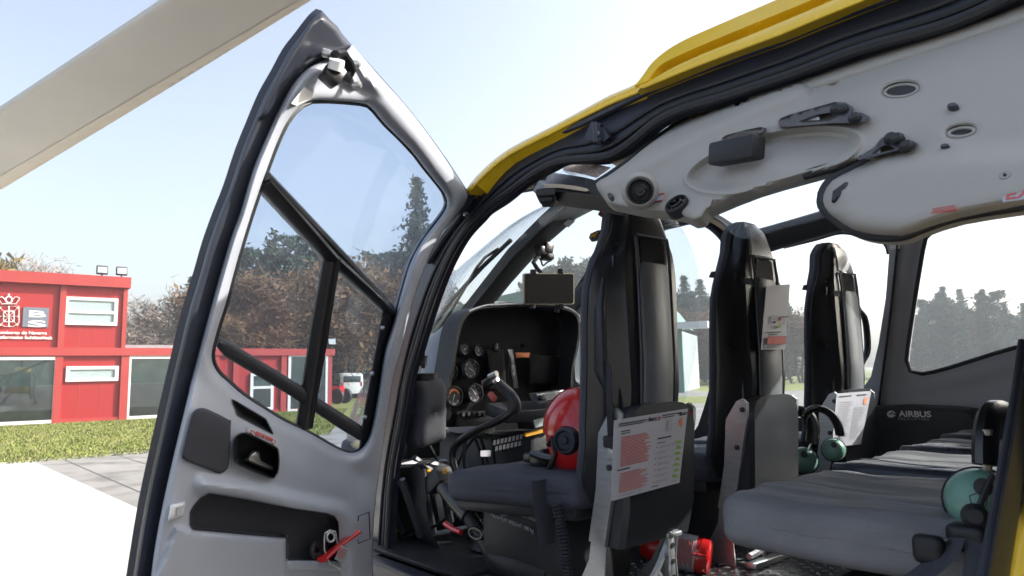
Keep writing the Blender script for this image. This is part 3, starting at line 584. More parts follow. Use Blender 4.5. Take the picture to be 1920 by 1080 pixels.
# ---------------- floor, sill, added rear bulkhead, outer body
FL = MB().box((.85, YC, FLOOR-.06), (3.1, 1.83, .12), .01).build('cabin_floor', 'bulkhead', HELI)
FL.data.materials[0] = K['bulkhead']
mb = MB()
for i in range(44):
    for j in range(40):
        x = .25+i*.028; y = -1.32-j*.042-(.021 if i % 2 else 0)
        a = R(40 if (i+j) % 2 else -40); ca, sa = math.cos(a)*.014, math.sin(a)*.014
        p, q = Vector((x-ca, y-sa, FLOOR)), Vector((x+ca, y+sa, FLOOR)); d = Vector((-sa, ca, 0))*.35; u_ = Vector((0, 0, .0035)); m_ = (p+q)/2
        mb.add([p, q, m_+d, m_-d, m_+u_+(q-p)*.2, m_+u_-(q-p)*.2], [(0, 2, 5), (2, 4, 5), (2, 1, 4), (1, 3, 4), (3, 5, 4), (3, 0, 5)])
tread = mb.build('tread_plate', 'silvergrey', FL, smooth=False); tag(tread, kind='stuff')
MB().box((1.0, -1.24, FLOOR-.035), (2.3, .08, .07), .012).build('door_sill', 'frame', HELI)
MB().box((-.30, YC, 1.6), (.06, 1.84, 1.45), .02).build('added_bulkhead', 'trim', HELI)  # out of view, added to block light from behind the cabin
post_ = [(1922, 640), (1908, 738), (1877, 913), (1846, 1080), (1836, 1140), (1886, 1140), (1893, 1080), (1910, 971), (1924, 900), (1960, 640)]
sheet('sliding_door_edge', post_, ('x', .285), 'black', HELI, step=14, thick=.006, h=lambda X, d, e: rnd(d, 14, .012))
mb = MB(); pxtube(mb, [(1917, 640), (1904, 738), (1873, 913), (1838, 1100)], ('x', .285), .006, .0, 8); mb.build('door_seal', 'frame', HELI)
def BY(P): return P[:, 1]-(-1.19-.35*np.clip(P[:, 2]-1.75, 0, 9)**2)
sheet('sliding_door', [(1900, 1020), (1924, 905), (1960, 640), (1995, 300), (2010, -100), (2900, -300), (3300, 300), (3300, 1300), (1850, 1300), (1886, 1110)], BY, 'yellow', HELI, step=20, thick=.05, h=lambda X, d, e: rnd(d, 12, .015))  # unseen part beyond the edge enlarged to close the cabin against light
def ringy(x, hw, zb, zt, n=28, e=.6):
    zc = (zb+zt)/2; o = []
    for a in np.linspace(0, 2*math.pi, n, endpoint=False):
        ca, sa = math.cos(a), math.sin(a); o.append(Vector((x, YC+hw*math.copysign(abs(ca)**e, ca), zc+(zt-zb)/2*math.copysign(abs(sa)**e, sa))))
    return o
mb = MB(); mb.loft([ringy(x, hw, zb, zt) for x, hw, zb, zt in ((-.36, .93, .78, 2.36), (-1.2, .85, .82, 2.36), (-2.2, .6, 1.05, 2.3), (-3.0, .3, 1.5, 2.2), (-6.0, .2, 1.75, 2.2), (-8.2, .14, 1.85, 2.15))]); mb.build('rear_fuselage', 'yellow', HELI)
mb = MB(); mb.loft([ringy(x, hw, zb, zt, e=.5) for x, hw, zb, zt in ((1.0, .30, 2.385, 2.40), (.4, .45, 2.385, 2.5), (-.2, .55, 2.37, 2.75), (-1.2, .5, 2.37, 2.85), (-2.2, .35, 2.3, 2.6))]); mb.build('engine_deck', 'yellow', HELI)
mb = MB(); mb.tube([(.9, YC, 2.8), (.9, YC, 3.5)], .07, 12); mb.lathe([(.28, -.06), (.32, 0), (.2, .08), (0, .1)], (.9, YC, 3.42)); mb.build('rotor_hub', 'aludark', HELI)
MB().box((.8, YC, .88), (2.7, 1.72, .14), .05).build('belly', 'yellow', HELI)
for s_ in (-1, 1):
    mb = MB(); mb.tube([(2.9, YC+s_*1.05, .22), (2.6, YC+s_*1.05, .06), (2.2, YC+s_*1.05, .05), (-.9, YC+s_*1.05, .05)], .045, 10)
    for x in (1.7, -.3): mb.tube([(x, YC+s_*1.05, .06), (x, YC+s_*.85, .5), (x, YC+s_*.5, .82)], .035, 10)
    mb.build('landing_skid', 'aludark', HELI)
# nose: lower shell (yellow) and the clear bubble above it
def hw(x): return .885*math.sqrt(max(0, 1-((max(x, 1.2)-1.2)/2.22)**2.5))
def ztop(x): return float(np.interp(x, [1.85, 2.2, 2.6, 3.0, 3.25, 3.4], [2.32, 2.18, 1.95, 1.66, 1.48, 1.36]))
xl = [2.14, 2.24, 2.38, 2.6, 2.85, 3.05, 3.2, 3.32, 3.4]; xs = [2.34, 2.42, 2.6, 2.85, 3.05, 3.2, 3.32, 3.4]
mb = MB(); mb.loft([[Vector((x, YC+hw(x)*math.cos(a), 1.30-(1.30-(.80+.45*max(0, (x-2.6)/.8)**2))*abs(math.sin(a))**.6)) for a in np.linspace(0, math.pi, 25)] for x in xs], caps=False, open_=True)
o = mb.build('nose', 'yellow', HELI); sm = o.modifiers.new('skin', 'SOLIDIFY'); sm.thickness = .02
mb = MB(); rws = []
for s_ in np.linspace(0, 1, 16):
    row = []
    for a in np.linspace(0, math.pi, 41):
        x0 = 2.13-.42*math.sin(a); x = x0+(3.39-x0)*s_; row.append(Vector((x, YC+hw(x)*math.cos(a), 1.30+(ztop(x)-1.30)*math.sin(a)**.75)))
    rws.append(row)
mb.loft(rws, caps=False, open_=True)
o = mb.build('windscreen', 'windscreen', HELI); sm = o.modifiers.new('skin', 'SOLIDIFY'); sm.thickness = .004
mb = MB(); mb.tube([Vector((x, YC+hw(x)+.004, 1.30)) for x in xs]+[Vector((x, YC-hw(x)-.004, 1.30)) for x in xs[::-1]], .022, 8); mb.build('nose_rim', 'black', HELI)
mb = MB(); mb.loft([[Vector((x-.13, YC+(hw(x)-.035)*math.cos(a), 1.30-(1.27-(.80+.45*max(0, (x-2.6)/.8)**2))*abs(math.sin(a))**.6)) for a in np.linspace(0, math.pi, 25)] for x in xl], caps=False, open_=True)
mb.build('nose_lining', 'black', HELI)
# wiper on the windscreen
mb = MB(); pxtube(mb, [(800, 628), (850, 560), (905, 500), (958, 450)], WS, .010, -.02, 6); pxtube(mb, [(808, 640), (845, 585), (895, 500), (910, 482), (935, 466)], WS, .007, -.03, 6); mb.build('wiper', 'black', HELI)
# rotor blade overhead
def BL(P): return P[:, 2]-(3.42-.035*(P[:, 0]-1))
bl = [(-420, 483), (0, 205), (310, 0), (640, -218), (1010, -470), (1180, -370), (960, -200), (585, 0), (300, 176), (0, 357), (-420, 615)]
def hb(X, d, e): return rnd(d, 60, .035)
RB = sheet('rotor_blade', bl, BL, 'blade', HELI, step=26, thick=.02, h=hb, edge=24)
sheet('blade_edge', [(-420, 614), (0, 357), (300, 176), (585, 0), (960, -200), (946, -206), (562, 0), (280, 166), (0, 331), (-420, 588)], BL, 'bladelight', RB, step=22, thick=0, h=lambda X, d, e: hb(X, pdist(X, bl), 0)+.003, edge=20)
#PART3
# ------------------------------------------------------------------ cockpit
def Dp(px, py, d): return Vector(CAM+ray((px, py))[0]*d)
face = cr([(820, 800), (838, 735), (848, 680), (856, 630), (866, 598), (888, 579), (930, 572), (1010, 571), (1060, 577), (1083, 590), (1089, 615), (1085, 650), (1076, 690), (1074, 730), (1070, 790), (1000, 815), (900, 822)], True, 3)
IP = sheet('instrument_panel', face, ('x', 2.275), 'screen', HELI, step=30, thick=.03)
inner0 = [(840, 800), (850, 735), (860, 680), (867, 635), (877, 604), (894, 588), (930, 581), (1010, 580), (1056, 586), (1075, 597), (1080, 617), (1076, 650), (1067, 690), (1065, 730), (1060, 786), (1000, 802), (900, 808)]
face0 = [(820, 800), (838, 735), (848, 680), (856, 630), (866, 598), (888, 579), (930, 572), (1010, 571), (1060, 577), (1083, 590), (1089, 615), (1085, 650), (1076, 690), (1074, 730), (1070, 790), (1000, 815), (900, 822)]
inner = cr([(a[0]*.45+b_[0]*.55, a[1]*.45+b_[1]*.55) for a, b_ in zip(inner0, face0)], True, 3)
sheet('glare_hood', face, ('x', 2.16), 'black', IP, holes=[inner], step=14, thick=.11, edge=8, h=lambda X, d, e: 0*d)
mb = MB(); pxtube(mb, resample(cr([(880, 583), (905, 574), (930, 571), (1010, 570), (1060, 576), (1083, 589), (1088, 604)], False, 4), 40), ('x', 2.155), .0035, .004, 8); mb.build('hood_sunlit_edge', 'white', IP)  # white tube paints the sunlight along the hood's top edge
def FS(P): return P[:, 0]-(2.2+1.1*np.clip(P[:, 1]+1.74, -1, 9))
sheet('panel_flank', cr([(798, 640), (820, 620), (862, 584), (872, 586), (860, 625), (850, 672), (840, 720), (828, 770), (800, 760), (790, 700)], True, 1), FS, 'liner', IP, step=10, thick=.01, h=lambda X, d, e: rnd(d, 8, .008))
mb = MB(); mb.box(at(948, 573, ('x', 2.2))+Vector((0, 0, .01)), (.03, .10, .012), .003); mb.build('hood_clip', 'silver', IP)
PX = 2.25
def gauge(px, py, r, ang, accent=None):
    c0 = at(px, py, ('x', PX)); rr = (at(px+r, py, ('x', PX))-c0).length*.92
    G = MB().lathe([(rr*1.12, 0), (rr*1.1, .014), (rr, .016), (rr*.97, .006), (0, .006)], c0, (-1, 0, 0), 24).build('gauge', 'black', IP)
    mb = MB()
    for k in range(24):
        a = R(k*15); l_ = .80 if k % 3 else .68; d = Vector((0, -math.sin(a), math.cos(a))); q = Vector((0, math.cos(a), math.sin(a)))*(.0012 if k % 3 else .002)
        p0, p1 = c0+d*rr*l_+Vector((-.0075, 0, 0)), c0+d*rr*.93+Vector((-.0075, 0, 0)); mb.add([p0-q, p0+q, p1+q, p1-q], [(0, 1, 2, 3)])
    d = Vector((0, -math.sin(R(ang)), math.cos(R(ang)))); q = Vector((0, d.z, -d.y))*.0025; b_ = c0+Vector((-.009, 0, 0)); mb.add([b_-q-d*rr*.2, b_+q-d*rr*.2, b_+d*rr*.8], [(0, 1, 2)])
    mb.build('dial_marks', 'paper', G, smooth=False)
    if accent:
        mb = MB(); pts = [c0+Vector((-.008, -math.sin(t)*rr*.7, math.cos(t)*rr*.7)) for t in np.linspace(R(accent[0]), R(accent[1]), 14)]; mb.tube(pts, rr*.13, 4, flat=.2, ref=(1, 0, 0)); mb.build('dial_arc', accent[2], G)
gauge(841, 697, 13, 30, (-60, 40, 'orange')); gauge(880, 692, 14, 120); gauge(849, 743, 15, 200, (-70, 70, 'orange')); gauge(888, 737, 14, -40)
gauge(869, 655, 9, 60); gauge(895, 657, 9, 10); gauge(930, 652, 7, 10)
def pad(name, poly, m, x=PX, t=.012, par=None): return sheet(name, poly, ('x', x), m, par or IP, step=16, thick=0, h=lambda X, d, e: rnd(d, 3, t))
pad('display_screen', [(912, 655), (945, 655), (950, 730), (918, 730)], 'screen'); pad('display_screen', [(992, 665), (1052, 668), (1050, 722), (992, 720)], 'screen')
pad('annunciator_strip', [(952, 655), (962, 655), (972, 728), (961, 728)], 'aludark'); pad('annunciator_strip', [(966, 661), (994, 661), (994, 671), (968, 671)], 'orange')
pad('annunciator_strip', [(975, 645), (982, 645), (982, 653), (976, 653)], 'redink')
mb = MB()
for k in range(5): mb.lathe([(.009, 0), (.008, .02), (0, .02)], at(864+k*10, 777, ('x', PX)), (-1, 0, 0), 10)
kn = mb.build('selector_knob', 'black', IP); tag(kn, kind='stuff')
pad('toggle_switch', [(846, 776), (856, 776), (856, 787), (846, 787)], 'greyink')
sheet('folded_paper', [(829, 802), (893, 799), (892, 810), (829, 814)], ('x', 2.2), 'paper', IP, step=10, thick=-.012)
# centre pedestal
PED = MB().box((2.22, -2.0, 1.2), (.42, .30, .36), .02).build('centre_pedestal', 'black', HELI)
MB().box((2.05, -1.92, 1.47), (.14, .42, .05), .01, Matrix.Rotation(R(-12), 3, 'Y')).build('console_shelf', 'aludark', PED)
mb = MB()
for k in range(8):
    for j in range(2): mb.add([at(*q, ('x', 2.06)) for q in ((928+k*7.2-j*4, 846-k*1.6-j*11), (933+k*7.2-j*4, 845-k*1.6-j*11), (934+k*7.2-j*4, 836-k*1.6-j*11), (929+k*7.2-j*4, 837-k*1.6-j*11))], [(0, 1, 2, 3)])
kk = mb.build('switch_keys', 'white', PED, smooth=False); tag(kk, kind='stuff')
sheet('checklist', [(901, 845), (920, 844), (920, 856), (901, 856)], ('x', 2.0), 'paper', PED, step=8, thick=-.002)
sheet('avionics_box', [(994, 786), (1034, 778), (1036, 797), (998, 806)], ('x', 1.99), 'black', PED, step=12, thick=.08, h=lambda X, d, e: rnd(d, 3, .01))
sheet('avionics_display', [(1000, 788), (1026, 783), (1028, 796), (1004, 802)], ('x', 1.97), 'lcd', PED, step=12, thick=-.002)
sheet('yellow_strip', [(985, 812), (1040, 800), (1040, 806), (986, 819)], ('x', 1.99), 'amber', PED, step=12, thick=.01)
GP = sheet('radio_control_head', [(1005, 738), (1056, 731), (1064, 745), (1012, 757)], ('x', 1.95), 'silver', PED, step=10, thick=.04, h=lambda X, d, e: rnd(d, 3, .006))
sheet('radio_screen', [(1020, 738), (1040, 735), (1045, 747), (1025, 751)], ('x', 1.94), 'lcd', GP, step=8, thick=-.003)
mb = MB()
for i in range(4):
    for j in range(3): mb.box(at(1045+i*4+j*1.2, 735.5-i*.6+j*4.2, ('x', 1.938)), (.006, .0045, .0045), .001)
kb = mb.build('keypad', 'white', GP); tag(kb, kind='stuff')
MB().lathe([(.011, 0), (.01, .02), (0, .021)], at(1012, 746, ('x', 1.945)), (-1, 0, 0), 12).build('radio_knob', 'black', GP)
# cyclic stick, collective lever, pedals
CY = ('y', -1.55)
cyc = resample(cr([(928, 992), (926, 972), (916, 952), (890, 925), (864, 900), (852, 876), (849, 850), (857, 832), (885, 812), (930, 790), (955, 776), (963, 764), (960, 748), (952, 738)], False, 6), 60)
mb = MB(); pxtube(mb, cyc, CY, .0145, 0, 12); ST = mb.build('cyclic_stick', 'blackgloss', HELI)
mb = MB(); pxtube(mb, cr([(963, 770), (966, 758), (958, 742), (944, 728), (934, 718)], False, 4), CY, list(np.linspace(.022, .017, 17)), 0, 10); GR = mb.build('stick_grip', 'black', ST)
mb = MB(); mb.box(at(920, 715, CY), (.07, .035, .03), .008, Matrix.Rotation(R(20), 3, 'Y')); mb.build('grip_head', 'blackgloss', GR)
mb = MB(); pxtube(mb, [(918, 706), (931, 700)], CY, .010, .02, 8); pxtube(mb, [(926, 716), (933, 711)], CY, .007, .025, 8); mb.build('grip_button', 'silver', GR)
mb = MB(); pxtube(mb, [(919, 738), (927, 748)], CY, .011, .02, 8); mb.build('trigger', 'redink', GR)
mb = MB(); mb.lathe([(.085, -.06), (.07, -.035), (.03, -.02), (.03, -.002), (.045, 0), (.045, .02), (.03, .03), (0, .03)], at(928, 990, CY), (0, 0, 1), 18); mb.build('stick_base', 'black', ST)
CL = ('y', -1.40)
mb = MB(); pxtube(mb, resample(cr([(1040, 1085), (985, 1068), (940, 1046), (912, 1016), (895, 990), (872, 958)], False, 5), 30), CL, list(np.interp(np.linspace(0, 1, 30), [0, .3, .55, .75, 1], [.045, .05, .036, .024, .024])), 0, 14); LV = mb.build('collective_lever', 'black', HELI)
mb = MB(); pxtube(mb, resample([(880, 968), (856, 940), (834, 912)], 18), CL, [.030+.0015*(i % 2) for i in range(18)], 0, 14); mb.build('collective_grip', 'blackgloss', LV)
mb = MB(); mb.box(at(822, 900, CL), (.10, .07, .06), .012, Matrix.Rotation(R(35), 3, 'Y')); mb.build('switch_box', 'black', LV)
for px, py in ((813, 887), (843, 885)): MB().lathe([(.007, 0), (.007, .014), (0, .016)], at(px, py, CL)+Vector((0, .02, 0)), (-.5, .3, 1), 10).build('yellow_knob', 'amber', LV)
mb = MB(); pxtube(mb, [(835, 982), (850, 992), (864, 998)], ('y', -1.36), [.010, .009, .008], 0, 8); mb.build('red_catch', 'red', LV)
mb = MB(); pxtube(mb, oval(893, 1000, 13, 9, 30, 16), CL, .006, .025, 6, closed=True); mb.build('lever_collar', 'blackgloss', LV)
for py_ in (-1.45, -1.68):
    mb = MB(); mb.box((2.42, py_, 1.20), (.03, .10, .15), .01, Matrix.Rotation(R(-25), 3, 'Y')); mb.tube([(2.42, py_, 1.14), (2.52, py_, 1.04)], .014, 8); mb.tube([(2.40, py_+.04, 1.26), (2.25, py_+.02, 1.04)], .012, 8); mb.build('rudder_pedal', 'aludark', HELI)
mb = MB()
for q in ([(790, 880), (800, 940), (812, 1000)], [(752, 900), (765, 930), (790, 1005)], [(775, 860), (830, 900), (845, 985)], [(748, 870), (800, 868), (850, 880)]): pxtube(mb, q, ('x', 2.12), .016, 0, 8)
mb.build('control_linkage', 'aludark', HELI)
MB().box((2.2, -1.62, 1.13), (.10, .34, .16), .02).build('pedal_console', 'black', HELI)
for i, (x, y, z, sx, sy, sz) in enumerate(((2.3, -1.52, 1.36, .10, .16, .12), (2.32, -1.78, 1.42, .14, .2, .1), (2.05, -1.78, 1.12, .22, .12, .18), (2.2, -2.3, 1.3, .3, .2, .3))):
    MB().box((x, y, z), (sx, sy, sz), .015).build('equipment_box', 'black', HELI)
mb = MB()
for q in range(7):
    rq = random.Random(q); a = Vector((2.12+rq.random()*.1, -1.42-rq.random()*.4, 1.38)); mb.tube(cr([tuple(a), tuple(a+Vector((rq.uniform(-.06, .06), rq.uniform(-.08, .08), -.12))), tuple(a+Vector((rq.uniform(-.1, .05), rq.uniform(-.1, .1), -.26))), tuple(a+Vector((rq.uniform(-.1, .1), rq.uniform(-.1, .1), -.345)))], False, 5), .006, 6)
mb.build('cable_bundle', 'black', HELI)
MB().box((1.95, -1.52, FLOOR+.006), (.5, .5, .012), .004).build('floor_mat', 'black', HELI)
# overhead brake handles
def HP(P): return P[:, 1]-(-2.12)
mb = MB(); pxtube(mb, [(1148, 383), (1140, 390), (1133, 402)], HP, [.030, .028, .018], 0, 10, flat=.6); QH = mb.build('rotor_brake_handle', 'red', HELI)
mb = MB(); pxtube(mb, [(1133, 396), (1127, 404)], HP, .018, 0, 10, flat=.7); mb.build('handle_tip', 'black', QH)
mb = MB(); pxtube(mb, [(1176, 388), (1150, 416), (1126, 438)], HP, .014, 0, 8, flat=.6); QL = mb.build('fuel_shutoff_lever', 'frame', HELI)
sheet('lever_paddle', [(1120, 432), (1127, 431), (1128, 440), (1118, 451), (1109, 453), (1104, 446), (1107, 438)], HP, 'black', QL, step=5, thick=.012)
mb = MB(); pxtube(mb, [(1107, 446), (1113, 438)], HP, .0038, .004, 4); pxtube(mb, [(1113, 444), (1120, 435)], HP, .0038, .004, 4); mb.build('paddle_stripe', 'amber', QL)
# tablet on its arm
TS = ('x', 2.12)
TB = empty('tablet', tuple(at(1030, 541, TS)), 'dark tablet screen with cream edge clamped above the instrument panel hood', 'tablet')
sheet('tablet_case', rrect(983, 512, 1077, 571, 4), TS, 'tan', TB, step=14, thick=.012); sheet('tablet_screen', rrect(985, 514, 1075, 569, 3), TS, 'screen', TB, step=14, thick=-.001, h=.006)
mb = MB()
for px, py in ((1000, 509), (1051, 508), (998, 574), (1052, 574)): MB().tube([at(px, py-3, TS), at(px, py+5, TS)], .014, 8).build('tablet_clamp', 'black', TB)
mb.tube([at(1052, 570, TS)+Vector((.02, 0, 0)), at(1052, 584, TS)+Vector((.03, 0, 0))], .012, 8); mb.build('tablet_arm', 'black', TB)
CMP = ('x', 2.15)
CE = empty('camera_mount', tuple(at(1022, 475, CMP)), 'small black camera with dangling cable clamped to the windscreen post', 'camera')
mb = MB(); mb.box(at(1024, 466, CMP), (.05, .05, .05), .008, Matrix.Rotation(R(15), 3, 'X')); mb.box(at(1026, 482, CMP), (.05, .045, .03), .008); mb.box(at(1014, 470, CMP), (.04, .04, .04), .008); mb.build('camera_body', 'blackgloss', CE)
mb = MB(); pxtube(mb, [(1010, 478), (1000, 492), (1008, 505), (1014, 510)], CMP, .010, 0, 8); pxtube(mb, cr([(1006, 478), (1014, 488), (1018, 498), (1026, 492), (1034, 488)], False, 4), CMP, .004, 0, 6); mb.build('mount_arm', 'black', CE)
# pouch hanging inside the frame
PQ = empty('pouch', tuple(at(800, 770, ('y', -1.42))), 'black fabric pouch hanging inside the cockpit door frame', 'bag')
c0 = at(797, 772, ('y', -1.42)); mb = MB(); cushion(mb, c0, (.12, .13, .235), .035, 14, 0, .012, 14); mb.build('pouch_body', 'pocket', PQ)
mb = MB(); mb.lathe([(.045, .10), (.05, .135), (.044, .137), (.04, .11), (0, .11)], c0, (0, 0, 1), 18); mb.build('pouch_rim', 'black', PQ)
mb = MB(); pxtube(mb, cr([(793, 690), (795, 670), (791, 650), (794, 628)], False, 4), ('y', -1.42), .008, 0, 8); pxtube(mb, [(791, 685), (794, 665)], ('y', -1.42), .016, 0, 8); mb.build('headset_plug', 'blackgloss', PQ)
# ------------------------------------------------------------------ the three front seats
def prof(z, pts): return float(np.interp(z, [p[0] for p in pts], [p[1] for p in pts]))
Wp = [(.26, .15), (.34, .175), (.45, .185), (.72, .190), (.82, .186), (.88, .165), (.93, .125), (.98, .098), (1.03, .086), (1.065, .066), (1.08, .045)]
Bp = [(.26, .09), (.45, .105), (.85, .118), (.92, .108), (1.0, .078), (1.05, .064), (1.08, .040)]
Xf = [(.26, .14), (.40, .095), (.60, .075), (.85, .06), (.95, .06), (1.04, .06), (1.08, .045)]   # forward reach of the wings
Xb = [(.26, .06), (.36, .025), (.55, .0), (.9, .0), (1.0, .008), (1.05, .02), (1.08, .035)]
def make_seat(y, label):
    s_ = empty('front_seat', (1.145, y, FLOOR), label, 'seat', 'row of three front seats'); L = dict(parent=s_, local=True)
    zs = list(np.linspace(.26, .86, 13))+[.89, .92, .95, .98, 1.01, 1.035, 1.055, 1.07, 1.08]
    rings = []
    for z in zs:
        W, B, xf, xb = prof(z, Wp), prof(z, Bp), prof(z, Xf), prof(z, Xb); W = max(W, B+.004)
        half = [(xb, 0), (xb, B*.75), (xb+.004, B*.95), (xb+.014, B+.004), (xb+.5*(xf-xb), B+(W-B)*.45), (xb+.88*(xf-xb), W-.006), (xf, W), (xf+.012, W-.005), (xf+.012, W-.016), (xf-.01, B*.8), (xf-.012, 0)]
        rings.append([Vector((x, yy, z)) for x, yy in half]+[Vector((x, -yy, z)) for x, yy in half[-2:0:-1]])
    MB().loft(rings).build('seat_shell', 'blackgloss', smooth=True, ang=35, **L)
    fr = []
    for z in zs[1:]:
        W, xf = prof(z, Wp), prof(z, Xf); t_ = .030 if z < .9 else .04
        half = [(xf-.004, 0), (xf-.004, W*.7), (xf+.006, W-.004), (xf+.016, W+.003), (xf+.028, W-.002), (xf+t_+.006, W*.86), (xf+t_-.008, W*.6), (xf+t_-.014, 0)]
        fr.append([Vector((x, yy, z+.004)) for x, yy in half]+[Vector((x, -yy, z+.004)) for x, yy in half[-2:0:-1]])
    MB().loft(fr).build('back_cushion', 'fabric', smooth=True, ang=50, **L)
    sp = []
    for z in [.36, .40, .5, .6, .7, .8, .86, .885, .895, .90]:
        wv = .062 if z < .88 else .056-(z-.88)*.9; xo = prof(z, Xb)-.010-(.016*sst((.5-z)/.15) if z < .5 else 0)-.004*math.sin((z-.36)*5); xo = float(xo)+(.02 if z > .893 else 0)
        sp.append([Vector((xo+.035, wv, z)), Vector((xo+.006, wv, z)), Vector((xo, wv-.006, z)), Vector((xo-.002, 0, z)), Vector((xo, -wv+.006, z)), Vector((xo+.006, -wv, z)), Vector((xo+.035, -wv, z))])
    MB().loft(sp).build('spine_panel', 'spine', ang=45, **L)
    mb = MB(); p_ = [(-.003, yy, zz) for yy, zz in rrect(-.052, .868, .052, .955, .018, 4)]; mb.prism(p_, (.012, 0, 0)); mb.build('harness_slot_shade', 'screen', **L)  # flat black plate stands for the shade inside the slot
    mb = MB()
    for sg in (-1, 1): mb.tube([(prof(z, Xb)-.007, sg*.070, z) for z in (.38, .5, .65, .8, .9, .955)], .0045, 8); 
    mb.tube([(-.006, yy, .958) for yy in (-.066, -.04, 0, .04, .066)], .004, 8); mb.build('spine_edge', 'aludark', **L)
    for sg in (-1, 1):
        mb = MB(); mb.tube([(.03, sg*(prof(z, Bp)+.012), z) for z in np.linspace(.32, .9, 12)], .0075, 8); mb.build('shell_rib', 'blackgloss', **L)
    # seat base
    rg = []
    for z, hw_ in ((.16, .145), (.25, .148), (.44, .150), (.475, .146), (.50, .128), (.512, .10), (.516, .06)):
        xb = -.015 if z > .3 else -.015+(.3-z)*.25; rg.append([Vector((xb, hw_-.012, z)), Vector((xb+.012, hw_, z)), Vector((xb+.05, hw_, z)), Vector((xb+.05, -hw_, z)), Vector((xb+.012, -hw_, z)), Vector((xb, -hw_+.012, z))])
    MB().loft(rg).build('base_panel', 'aludark', ang=40, **L)
    side = [(-.006, .495), (.01, .508), (.03, .50), (.072, .44), (.074, .40), (.085, .30), (.115, .17), (.062, .162), (.03, .30), (-.004, .46)]
    leg = [(.115, .172), (.125, .12), (.16, .06), (.215, .012), (.215, 0), (.07, 0), (.075, .08), (.064, .163)]
    for sg in (-1, 1):
        y0 = sg*.150; pl = MB().prism([(x, y0, z) for x, z in side], (0, sg*.012, 0)).build('side_plate', 'alu', smooth=False, **L)
        MB().prism([(x, y0+sg*.002, z) for x, z in leg], (0, sg*.010-sg*.014, 0)).build('seat_leg', 'alu', smooth=False, **L)
        mb = MB()
        for x, z in ((.01, .475), (.035, .36)): mb.lathe([(.008, 0), (.008, .005), (0, .006)], (x, y0+sg*.012, z), (0, sg, 0), 10)
        mb.build('rivet', 'aludark', parent=pl, local=True)
    mb = MB(); P = [(.02, .165), (.16, .16), (.20, .0), (.16, 0), (.13, .04), (.06, .06), (.04, .0), (.0, .0)]
    mb.box((.02, -.050, .09), (.016, .022, .17), .003); mb.box((.05, -.078, .09), (.014, .022, .17), .003); mb.box((.035, -.064, .165), (.05, .06, .012), .003); mb.box((.035, -.064, .012), (.06, .07, .02), .003)
    mb.tube(cr([(.03, -.055, .15), (.03, .0, .085), (.03, .06, .045), (.03, .14, .035)], False, 5), .010, 6); mb.tube([(.03, -.05, .02), (.03, .0, .085)], .008, 6); mb.tube([(.03, .05, .02), (.03, .05, .05)], .008, 6)
    mb.box((.02, .03, .010), (.035, .24, .018), .004); mb.build('floor_bracket', 'alu', **L)
    mb = MB()
    for z in (.06, .10, .14): mb.lathe([(.007, 0), (.007, .002), (0, .002)], (.012, -.050, z), (-1, 0, 0), 12)
    mb.build('lightening_hole', 'black', **L)
    mb = MB(); cushion(mb, (.41, 0, .268), (.57, .40, .095), .034, 20, .012, .006, 9, y, Matrix.Rotation(R(4), 3, 'Y')); mb.build('seat_cushion', 'fabric', ang=60, **L)
    MB().box((.40, 0, .215), (.52, .36, .04), .015, Matrix.Rotation(R(4), 3, 'Y')).build('cushion_pan', 'black', **L)
    MB().box((.40, 0, .10), (.34, .30, .20), .02).build('under_seat_box', 'black', **L)
    return s_
def handle(s_, sg):
    mb = MB(); x = .05; y = sg*.175
    mb.tube(cr([(x, y, .87), (x, y+sg*.03, .83), (x, y+sg*.09, .79), (x, y+sg*.09, .67), (x, y+sg*.03, .62), (x, y, .60)], False, 4), .013, 10); mb.build('grab_handle', 'blackgloss', s_, True)
S1 = make_seat(-1.515, 'nearest front seat, black shell, holding a red helmet on its grey cushion')
S2 = make_seat(-2.108, 'middle front seat, black shell, with a creased card taped to its upper back')
S3 = make_seat(-2.74, 'farthest front seat, black shell, with a grab handle next to the side window'); handle(S3, -1)
mb = MB(); mb.tube([(.045, .150, .84), (.05, .162, .76), (.05, .166, .60), (.045, .15, .55)], [.008, .016, .018, .008], 10); mb.build('side_grip', 'frame', S1, True)
mb = MB(); mb.box((.02, .170, .525), (.02, .008, .19), .003); mb.box((.015, .174, .425), (.045, .02, .03), .005); mb.tube([(.012, .172, .41), (.005, .172, .36), (-.004, .17, .33)], .009, 8, flat=.6); mb.build('harness_buckle', 'black', S1, True)
mb = MB(); mb.box((.015, .176, .395), (.018, .012, .025), .003); mb.build('buckle_plate', 'silver', S1, True)
for s_ in (S2, S3):
    rg = []
    for z in (.895, .915):
        W, xf, xb = prof(z, Wp)+.006, prof(z, Xf)+.045, prof(z, Xb)-.005; B = prof(z, Bp)+.004
        h_ = [(xb, 0), (xb, B*.75), (xb+.01, B), (xf*.6, (W+B)/2+.004), (xf, W), (xf+.004, 0)]; rg.append([Vector((x, yy, z-(.03 if x < .02 else 0))) for x, yy in h_]+[Vector((x, -yy, z-(.03 if x < .02 else 0))) for x, yy in h_[-2:0:-1]])
    MB().loft(rg, caps=False).build('neck_strap', 'pocket', s_, True)
    sp = []
    for z in (.965, .99, 1.02, 1.045, 1.06):
        B = prof(z, Bp)*.92; xb = prof(z, Xb)-.004; sp.append([Vector((xb+.02, B+.006, z)), Vector((xb, B*.8, z)), Vector((xb-.003, 0, z)), Vector((xb, -B*.8, z)), Vector((xb+.02, -B-.006, z))])
    MB().loft(sp).build('headrest_highlight', 'silvergrey', s_, True)  # pale cap paints the lit spot on the black headrest
